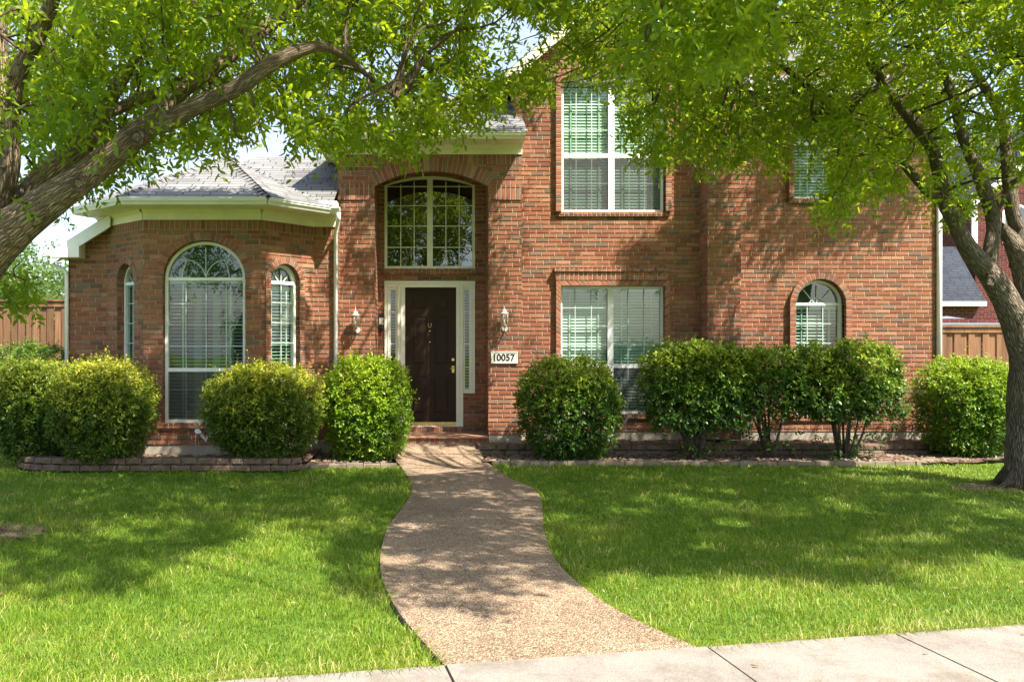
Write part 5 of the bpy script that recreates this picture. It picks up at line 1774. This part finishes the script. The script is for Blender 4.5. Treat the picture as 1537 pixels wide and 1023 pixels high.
# right tree
LIMBS_R = [
    [(1556, 744, 11.0, 52), (1553, 728, 11.0, 42), (1550, 700, 11.0, 36), (1547, 640, 11.0, 32), (1547, 580, 11.0, 30), (1546, 530, 11.0, 28), (1527, 482, 11.0, 22), (1508, 448, 10.97, 18), (1487, 412, 10.95, 16.5), (1466, 388, 10.9, 14), (1450, 366, 10.85, 12), (1436, 339, 10.8, 11),
     (1420, 305, 10.75, 11.5), (1412, 274, 10.7, 10), (1398, 222, 10.6, 9), (1380, 197, 10.5, 8), (1355, 165, 10.4, 7.5), (1331, 130, 10.3, 7), (1310, 102, 10.2, 6.5), (1292, 70, 10.1, 6), (1278, 45, 10.0, 5.5), (1268, 0, 9.9, 5), (1250, -90, 9.7, 4)],
    [(1484, 404, 10.95, 12), (1487, 374, 11.0, 10.5), (1491, 348, 11.05, 9.5), (1489, 319, 11.1, 10.5), (1476, 281, 11.15, 10), (1461, 239, 11.2, 9), (1443, 197, 11.25, 8), (1433, 151, 11.3, 7), (1416, 109, 11.4, 5), (1400, 40, 11.5, 4), (1390, -60, 11.6, 3)],
    [(1490, 322, 11.1, 6), (1500, 308, 11.05, 4.5), (1520, 275, 11.0, 4), (1545, 258, 10.9, 4), (1600, 200, 10.7, 3)],
    [(1558, 520, 11.05, 22), (1560, 470, 11.2, 16), (1540, 436, 11.3, 12), (1524, 371, 11.4, 13), (1509, 348, 11.45, 9), (1500, 338, 11.4, 6)],
    [(1530, 400, 11.4, 14), (1534, 350, 11.5, 11), (1524, 334, 11.5, 10), (1517, 288, 11.5, 10), (1512, 230, 11.6, 9), (1504, 176, 11.7, 8), (1471, 120, 11.9, 6), (1450, 84, 12.0, 5), (1420, 20, 12.1, 3)],
    [(1416, 296, 10.75, 8), (1395, 290, 10.7, 7), (1352, 243, 10.6, 5.5), (1324, 225, 10.5, 5), (1295, 200, 10.45, 4.5), (1267, 179, 10.4, 4), (1225, 169, 10.3, 3.5), (1176, 162, 10.2, 3), (1134, 141, 10.1, 2.5), (1102, 130, 10.0, 2), (1050, 100, 9.9, 1.5)],
    [(1330, 132, 10.3, 5), (1290, 140, 10.2, 4.5), (1253, 169, 10.1, 4.5), (1240, 150, 10.0, 4.5), (1211, 130, 9.9, 4.5), (1169, 95, 9.7, 4.5), (1141, 74, 9.6, 4), (1120, 60, 9.5, 3.5), (1080, 20, 9.2, 3), (1020, -60, 8.6, 2.5)],
    [(1352, 243, 10.6, 3), (1340, 252, 10.5, 2.5), (1319, 292, 10.3, 1.5)],
    [(1590, 500, 11.0, 20), (1650, 350, 10.8, 14), (1690, 150, 10.4, 9), (1700, -60, 10.0, 5)],
    [(1268, 0, 9.9, 5), (1180, -120, 9.0, 5), (1000, -260, 7.6, 4)],
]
MASK_R = [(770, -60), (1600, -60), (1600, 262), (1530, 262), (1500, 290), (1470, 300), (1440, 322), (1416, 318), (1400, 310), (1372, 272), (1340, 288), (1318, 285), (1290, 300), (1262, 318), (1240, 312), (1205, 262), (1185, 246), (1160, 238), (1140, 222),
          (1120, 238), (1102, 246), (1085, 242), (1060, 226), (1030, 236), (1005, 230), (985, 240), (968, 222), (955, 190), (940, 142), (920, 120), (900, 150), (880, 140), (862, 100), (842, 110), (828, 148), (795, 135), (768, 110)]
HOLES_R = [[(730, 8), (850, 12), (865, 100), (740, 115)], [(985, 60), (1010, 55), (1012, 80), (990, 84)], [(1060, 40), (1085, 30), (1090, 58), (1066, 62)], [(1180, 60), (1210, 55), (1205, 80), (1184, 82)], [(1330, 60), (1360, 50), (1362, 80), (1336, 86)], [(1180, 190), (1250, 200), (1250, 300), (1190, 300)], [(845, 105), (905, 105), (930, 150), (945, 230), (845, 240)], [(1410, 325), (1440, 318), (1450, 360), (1412, 360)], [(1100, 110), (1135, 100), (1130, 125), (1105, 130)], [(1220, 110), (1245, 108), (1240, 125), (1222, 125)]]
def depth_r(px, py):
    n = len(px)
    d = np.where(px < 950, RNG.uniform(8.6, 12.6, n), RNG.uniform(8.6, 13.4, n))
    near = (py < 90) & (px > 950) & (px < 1180) & (RNG.uniform(0, 1, n) < .3)
    return np.where(near, RNG.uniform(5.5, 8.0, n), d)
front_tree('shade_tree', 'shade tree with forked grey brown trunk rising at the right edge of the lawn', LIMBS_R, M['bark_grey'], MASK_R, HOLES_R, depth_r, 8600,
           [((6.4, 7.8, 7.4), (6.4, 6.6, 3.2), .8), ((10.5, 11, 6.0), (4.2, 4.0, 3.0), .2)], 1600, .5, 8.1, SHADE_R, 18000, .9, -.09, [((1486, 421), 10.80, .05)])

# hanging spray of the left tree beside the trunk, part of a neighbouring tree behind the fence
def far_tree(px, py_top, py_bot, d, rw, label, n, tintc, low=.25, nl=9):
    base = Vector((X(px, d), d, -.1))
    zt, zb = Z(py_top, d), Z(py_bot, d)
    e = empty('background_tree', base)
    tag(e, label, 'tree')
    mb = MB()
    c = Vector((base.x, base.y, (zt + zb) / 2))
    mb.tube([base, base.lerp(c, .5) + Vector((.1, 0, 0)), c, Vector((c.x, c.y, zt - .3))], [.2, .16, .1, .03], 8)
    for k in range(10):
        v = Vector(unit(1)[0]); v.z = abs(v.z) * .6
        mb.tube([c - Vector((0, 0, (zt - zb) * .3)), c + Vector((v.x * rw * .5, v.y * rw * .5, v.z * .5)), c + Vector((v.x * rw * .85, v.y * rw * .8, v.z * (zt - zb) * .5))], [.07, .04, .015], 5)
    o = mb.build('trunk', M['bark_grey'], e); o.location = -base
    cl = unit(26) * RNG.uniform(.3, .85, 26)[:, None] * np.array([rw, rw, (zt - zb) / 2]) + np.array(c)
    q = cl[RNG.integers(0, 26, n)] + RNG.normal(0, 1, (n, 3)) * np.array([rw, rw, (zt - zb) / 2]) * .22
    q = q[(q[:, 2] < zt) & (q[:, 2] > zb - .2)]
    t = np.clip(tintc + RNG.normal(0, .15, len(q)), 0, 1)
    V_, T, tt = sprigs(q, unit(len(q)) * .7 + (q - np.array(c)) / rw, RNG.uniform(.2, .4, len(q)), nl, .13, .06, t, False)
    o = np_mesh('crown', V_, T, M['leaf_back'], e, tt); o.location = -base
far_tree(28, 398, 560, 21.0, 2.3, 'rounded green tree behind the left fence, beside the big tree limb', 1500, .45)
far_tree(78, 408, 560, 27.0, 2.0, 'pale yellow green tree behind the left fence, next to the white downspout', 1300, .85)
far_tree(-60, 330, 560, 24.0, 3.2, 'taller dark tree behind the left fence at the photo edge', 1600, .3)

def bush(name, label, cx, cy, z0, z1, rx, ry, n, mat, llen, tint_lo, tint_hi, pw=3.0, open_below=0.0, tips=.1, stems=6, group=None, lw=.42, shoot=.10, cat='bush', nleaf=6, taper=.22):
    n = int(n * 1.95)
    e = empty(name, (cx, cy, z0 - .02))
    tag(e, label, cat, group)
    L = np.array(e.location)
    cz_ = (z0 + z1) / 2; rz_ = (z1 - z0) / 2
    u = unit(n)
    u[:, 1] = np.where((u[:, 1] > .3) & (RNG.uniform(0, 1, n) < .6), -u[:, 1], u[:, 1])
    rad = (np.abs(u) ** pw).sum(1) ** (-1 / pw)
    seed = cx * 3.1
    wob = nz3(u * rad[:, None], 1.6, seed) * .12 + nz3(u * rad[:, None], 4.6, seed + 3) * .15
    inner = RNG.uniform(0, 1, n)
    f = np.where(inner < .62, RNG.uniform(.86, 1.0, n), RNG.uniform(.35, .86, n))
    q = u * (rad * (1 + wob) * f)[:, None]
    tp = 1 - taper * np.clip(-q[:, 2] + .1, 0, 1) ** 1.5
    q[:, 0] *= tp; q[:, 1] *= tp
    gapn = nz3(q, 5.5, seed + 21)
    kp = ~((gapn < -.22) & (f > .8) & (RNG.uniform(0, 1, n) < .68))
    q, u, f = q[kp], u[kp], f[kp]
    n = len(q)
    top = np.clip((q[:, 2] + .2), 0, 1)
    if open_below > 0:
        drop = (q[:, 2] < -1 + 2 * open_below) & (RNG.uniform(0, 1, n) < .93)
        thin = (q[:, 2] < .15) & (RNG.uniform(0, 1, n) < .42)
        q, u, f, top = (a[~(drop | thin)] for a in (q, u, f, top))
    Q = q * np.array([rx, ry, rz_]) + np.array([cx, cy, cz_])
    nrm = u / np.array([rx, ry, rz_]); nrm /= np.linalg.norm(nrm, axis=1, keepdims=True)
    D = nrm * .8 + unit(len(Q)) * .5 + np.array([0, 0, .35])
    cl = nz3(q, 3.0, seed + 11)
    t = np.clip(tint_lo + (tint_hi - tint_lo) * np.clip(top * .9 + cl * .35, 0, 1) + RNG.normal(0, .10, len(Q)), 0, 1)  # yellow new growth on top; sunlit top and shaded bottom also tinted in
    t = np.where(f < .85, t * .55, t)  # inner leaves darker: shade inside the bush put into their colour
    ln = RNG.uniform(.7, 1.3, len(Q)) * shoot
    k = (RNG.uniform(0, 1, len(Q)) < tips) & (q[:, 2] > .35)
    ln = np.where(k, ln * 1.9, ln)
    k2 = (RNG.uniform(0, 1, len(Q)) < .03) & (q[:, 2] > -.2) & (f > .85)
    ln = np.where(k2, ln * 2.6, ln)
    D[k2] += np.array([0, 0, .7])
    D[k] += np.array([0, 0, 1.0])
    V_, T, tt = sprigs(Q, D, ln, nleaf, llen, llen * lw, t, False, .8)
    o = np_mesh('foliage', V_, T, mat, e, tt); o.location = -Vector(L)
    mb = MB()
    for k in range(stems):
        a = RNG.uniform(0, 6.28); rr3 = RNG.uniform(.2, .8)
        b0 = Vector((cx + .07 * math.cos(a), cy + .07 * math.sin(a), z0 - .1))
        tip = Vector((cx + rx * rr3 * math.cos(a), cy + ry * rr3 * math.sin(a), cz_ + rz_ * RNG.uniform(-.1, .7)))
        mid = b0.lerp(tip, .5) + Vector(RNG.normal(0, .05, 3))
        pp = smooth_line([b0, mid, tip], 4)
        mb.tube(pp, np.linspace(.026, .007, len(pp)), 6)
        for _ in range(3):
            s_ = pp[RNG.integers(3, len(pp))]
            en = s_ + Vector((RNG.normal(0, .2), RNG.normal(0, .15), RNG.uniform(.05, .35)))
            mb.tube([s_, s_.lerp(en, .5) + Vector(RNG.normal(0, .03, 3)), en], [.010, .007, .004], 5)
    o = mb.build('stems', M['bark_grey'], e); o.location = -Vector(L)

def bush_px(name, label, pxa, pxb, pyt, pyb, d, ry, n, mat, llen, lo, hi, **kw):
    cx = X((pxa + pxb) / 2, d); rx = (pxb - pxa) / 2 / F * d
    bush(name, label, cx, d, Z(pyb, d), Z(pyt, d), rx * .95, ry, n, mat, llen, lo, hi, **kw)
G1 = 'clipped bushes along the front of the house'
bush_px('shrub', 'dark green bush against the left fence, behind the two front bushes', -8, 112, 520, 668, 14.6, .75, 2600, M['shrub_deep'], .06, .15, .5, group=G1)
bush_px('shrub', 'darker bush at the far left edge, partly behind the bush beside the bay window', -4, 112, 546, 688, 12.95, .5, 3400, M['shrub_yellow'], .055, .02, .62, group=G1, tips=.2)  # lower tint range puts this bush's shade into its leaf colour
bush_px('shrub', 'yellow green rounded bush left of the large bay window', 84, 228, 546, 690, 12.62, .6, 3900, M['shrub_yellow'], .055, .12, 1.0, group=G1, tips=.2)
bush_px('shrub', 'yellow green wide bush under the right half of the bay window', 312, 484, 552, 690, 12.7, .56, 4300, M['shrub_yellow'], .055, .12, 1.0, group=G1, tips=.2, taper=.36)
bush_px('shrub', 'bright lime green bush just left of the front door', 490, 613, 540, 692, 13.45, .62, 3400, M['shrub_lime'], .06, .25, .9, group=G1, pw=3.4)
bush_px('shrub', 'round mid green bush below the house number plaque', 778, 930, 544, 690, 13.5, .72, 3900, M['shrub_deep'], .065, .12, .95, group=G1, open_below=.06, pw=2.6)
G2 = 'glossy shrubs of the hedge under the right windows'
bush_px('hedge_shrub', 'glossy hedge shrub at the left end, overlapping the lower window', 964, 1128, 524, 676, 13.45, .55, 3300, M['shrub_gloss'], .075, .08, .9, group=G2, open_below=.24, pw=5, stems=9, taper=.42, cat='hedge shrub', lw=.45)
bush_px('hedge_shrub', 'thin middle hedge shrub with bare stems and gaps near the ground', 1084, 1226, 528, 672, 13.5, .5, 2000, M['shrub_gloss'], .075, .05, .8, group=G2, open_below=.36, pw=5, stems=9, taper=.45, cat='hedge shrub', lw=.45)
bush_px('hedge_shrub', 'glossy hedge shrub at the right end, below the arched window', 1186, 1346, 522, 684, 13.5, .55, 3200, M['shrub_gloss'], .075, .08, .9, group=G2, open_below=.36, pw=4.4, stems=10, taper=.48, cat='hedge shrub', lw=.45)
bush_px('shrub', 'bright green bush by the right house corner, next to the tree trunk', 1380, 1510, 544, 684, 13.9, .68, 3700, M['shrub_lime'], .06, .1, .8, group=G1, pw=3.2, stems=5)

# bare soil at the foot of both trees
def soil_patch(cx, cy, rx, ry):
    poly = [(cx + rx * math.cos(t) * (1 + .25 * noise.noise(Vector((math.cos(t) * 2, math.sin(t) * 2, cx)))), cy + ry * math.sin(t)) for t in np.linspace(0, 6.28, 24)[:-1]]
    sheet(poly, float(zlawn(cx, cy)) - .022, 'bare_soil', M['bare'], .005, .05)
    return (cx, cy, rx, ry)
SOIL = [soil_patch(X(-40, 8.0), 8.0, .68, .5), soil_patch(X(1538, 10.9), 10.9, .95, .42), soil_patch(X(1388, 11.6), 11.6, .11, .07)]

# ================================================================== GRASS
def build_grass():
    swn = np.array([-math.sin(SWA), math.cos(SWA)])
    parts = []
    def zone(xa, xb2, ya, yb, dens):
        n = int((xb2 - xa) * (yb - ya) * dens)
        return np.stack([RNG.uniform(xa, xb2, n), RNG.uniform(ya, yb, n)], -1)
    q = np.concatenate([zone(-5.0, 5.5, 3.9, 6.4, 6800), zone(-5.6, 7.4, 6.4, 9.0, 4600), zone(-7.6, 9.6, 9.0, 13.3, 2600), zone(-10.5, -6.0, 12.2, 17, 900), zone(9.0, 13, 12.5, 17, 500)])
    s = (q - np.array([SW0.x, SW0.y])) @ swn
    ok = s > .015
    # keep inside (a little beyond) what the yard shows
    walk = [(p.x, p.y) for p in WL] + [(p.x, p.y) for p in WR[::-1]]
    ok &= ~in_poly(q[:, 0], q[:, 1], walk)
    for poly in (BED_L, BED_M, BED_R, BED_U): ok &= ~in_poly(q[:, 0], q[:, 1], poly)
    near_edge = np.zeros(len(q), bool)
    for line in (WL, WR):
        for a, b in zip(line[:-1], line[1:]):
            t = np.array([b.x - a.x, b.y - a.y]); L2 = t @ t
            f = np.clip(((q[:, 0] - a.x) * t[0] + (q[:, 1] - a.y) * t[1]) / L2, 0, 1)
            near_edge |= np.hypot(q[:, 0] - a.x - f * t[0], q[:, 1] - a.y - f * t[1]) < .022 + .016 * np.sin(q[:, 1] * 6)
    ok &= ~near_edge
    for (cx, cy, rx, ry) in SOIL:
        rr_e = np.hypot((q[:, 0] - cx) / rx, (q[:, 1] - cy) / ry) + .25 * np.sin(q[:, 0] * 13) * np.sin(q[:, 1] * 17)
        ok &= ~(RNG.uniform(0, 1, len(q)) < np.clip(1.25 - rr_e, 0, .97))
    ok &= ~((q[:, 0] > -2.4) & (q[:, 0] < 10) & (q[:, 1] > 13.05))
    ok &= ~((q[:, 0] > -6.4) & (q[:, 0] <= -2.2) & (q[:, 1] > 12.3))
    ok &= ~((q[:, 0] > -2.4) & (q[:, 0] < .8) & (q[:, 1] > 12.75))
    thin = np.sin(q[:, 0] * 3.7 + 2.1 * np.sin(q[:, 1] * 2.2)) * np.sin(q[:, 1] * 4.3 + 1.7 * np.sin(q[:, 0] * 2.9))
    ok &= ~((thin > .72) & (RNG.uniform(0, 1, len(q)) < .5))
    px = U + q[:, 0] / q[:, 1] * F
    ok &= (px > -60) & (px < 1600)
    q = q[ok]
    n = len(q)
    z = zlawn(q[:, 0], q[:, 1]) - .035
    q3 = np.c_[q, z]
    # patchiness
    pt = np.sin(q[:, 0] * 2.3 + 1.2 * np.sin(q[:, 1] * 1.7)) * np.sin(q[:, 1] * 2.9 + np.sin(q[:, 0] * 1.9))
    pt2 = np.sin(q[:, 0] * 9.1 + 2 * np.sin(q[:, 1] * 6)) * np.sin(q[:, 1] * 11 + 1.5 * np.sin(q[:, 0] * 7))
    tuft = (np.sin(q[:, 0] * 5.3 + 1.3 * np.sin(q[:, 1] * 3.1)) * np.sin(q[:, 1] * 6.1 + q[:, 0]) > .86)
    h = RNG.gamma(7, 1 / 7, n) * .044 * (1 + .45 * tuft) * (1 + .22 * pt + .22 * pt2)
    wd = RNG.uniform(.0026, .0056, n) * (1 + np.clip(q[:, 1] - 6, 0, 8) * .16)
    ang = RNG.uniform(0, 2 * np.pi, n) + pt2 * .8
    lean = RNG.uniform(.35, 1.5, n)
    dirv = np.stack([np.cos(ang), np.sin(ang), np.zeros(n)], -1)
    fa_ = RNG.uniform(0, 2 * np.pi, n)
    sd = np.stack([np.cos(fa_), np.sin(fa_) * .5, np.zeros(n)], -1) * (wd / 2)[:, None]
    up = np.array([0, 0, 1.0])
    m = q3 + dirv * (h * lean * .3)[:, None] + up * (h * .6)[:, None]
    tip = q3 + dirv * (h * lean)[:, None] + up * (h * (1 - .30 * lean))[:, None]
    V_ = np.stack([q3 - sd, q3 + sd, m - sd * .85, m + sd * .85, tip], 1).reshape(-1, 3)
    i = (np.arange(n) * 5)[:, None, None]
    T = (i + np.array([[0, 1, 3], [0, 3, 2], [2, 3, 4]])[None]).reshape(-1, 3)
    near = np.clip((6.6 - s[ok]) / 6.6, 0, 1)
    tn = np.clip(.42 + .17 * pt + .10 * pt2 + (RNG.uniform(0, 1, n) < .35) * np.clip(thin[ok] - .55, 0, 1) * 1.2 + RNG.normal(0, .22, n) + (RNG.uniform(0, 1, n) < .035) * .6 + (RNG.uniform(0, 1, n) < .55) * np.clip(.30 - s[ok], 0, .3) * 2.2 + (RNG.uniform(0, 1, n) < .05) * np.clip(1.8 - s[ok], 0, 1) * .5, 0, 1)
    o = np_mesh('lawn_grass', V_, T, M['grass'], tint=np.repeat(tn, 5))
    tag(o, 'short green lawn grass on both sides of the walkway', 'grass', kind='stuff')
    # blades that lean over the edges of walk and sidewalk
    E, Dn = [], []
    for line, sg in ((WL, -1), (WR, 1)):
        for a, b in zip(line[:-1], line[1:]):
            if a.y > 12.8: continue
            t = np.array(b - a); L_ = np.linalg.norm(t); t = t / L_
            nrm = np.array([-t[1], t[0], 0]); nrm *= sg * (1 if nrm[0] > 0 else -1)
            m = int(L_ * 95)
            f = RNG.uniform(0, 1, m)
            E.append(np.array(a)[None] + t[None] * (f * L_)[:, None] + nrm[None] * RNG.uniform(.018, .06, m)[:, None]); Dn.append(np.repeat(-nrm[None], m, 0))
    m = 2600
    f = RNG.uniform(-6.5, 6.5, m)
    f = f[(f < -.02) | (f > 1.56)]
    E.append(np.array([[SW0.x, SW0.y, 0]]) + np.c_[f * SWD.x, f * SWD.y, f * 0] + np.array([[swn[0], swn[1], 0]]) * RNG.uniform(.002, .05, len(f))[:, None])
    Dn.append(np.repeat(np.array([[-swn[0], -swn[1], 0]]), len(f), 0))
    E = np.concatenate(E); Dn = np.concatenate(Dn)
    keep = (np.sin(E[:, 0] * 7.3) * np.sin(E[:, 1] * 5.1 + E[:, 0] * 3) + RNG.normal(0, .3, len(E))) > -.35
    E, Dn = E[keep], Dn[keep]
    k = len(E)
    E[:, 2] = zlawn(E[:, 0], E[:, 1]) - .03
    h = RNG.uniform(.04, .10, k); wd = RNG.uniform(.003, .0055, k)
    dv = Dn + RNG.normal(0, .55, (k, 3)); dv[:, 2] = 0
    sd = np.cross(dv, np.array([0, 0, 1.0])); sd /= np.linalg.norm(sd, axis=1, keepdims=True) + 1e-9; sd *= (wd / 2)[:, None]
    mdl = E + dv * (h * .4)[:, None] + up * (h * .62 + .012)[:, None]
    tp = E + dv * (h * 1.0)[:, None] + up * (h * .45 + .02)[:, None]
    V2 = np.stack([E - sd, E + sd, mdl - sd * .85, mdl + sd * .85, tp], 1).reshape(-1, 3)
    i = (np.arange(k) * 5)[:, None, None]
    T2 = (i + np.array([[0, 1, 3], [0, 3, 2], [2, 3, 4]])[None]).reshape(-1, 3)
    t2 = np.clip(RNG.normal(.5, .2, k) + (RNG.uniform(0, 1, k) < .18) * .5, 0, 1)
    tag(np_mesh('edge_grass', V2, T2, M['grass'], tint=np.repeat(t2, 5)), 'ragged grass blades leaning over the walkway and sidewalk edges', 'grass', kind='stuff')
    return n
print('grass blades', build_grass())
def fallen_leaves():
    n = 260
    q = np.stack([RNG.uniform(-5.5, 7.5, n), RNG.uniform(3.6, 12.4, n)], -1)
    walk = [(p.x, p.y) for p in WL] + [(p.x, p.y) for p in WR[::-1]]
    onw = in_poly(q[:, 0], q[:, 1], walk)
    s_ = (q - np.array([SW0.x, SW0.y])) @ np.array([-math.sin(SWA), math.cos(SWA)])
    z = zlawn(q[:, 0], q[:, 1]) + np.where(onw, .006, np.where(s_ < 0, .015, .02))
    P3 = np.c_[q, z]
    d = unit(n); d[:, 2] *= .15
    nm = np.array([0, 0, 1.0]) + RNG.normal(0, .25, (n, 3))
    V_, T, tt = leaves_mesh(P3, d, nm, RNG.uniform(.03, .06, n), RNG.uniform(.012, .022, n), np.full(n, .9), True)
    tag(np_mesh('fallen_leaves', V_, T, M['litter'], tint=tt), 'a few dry leaves scattered over lawn, walkway and sidewalk', 'leaves', kind='stuff')
fallen_leaves()
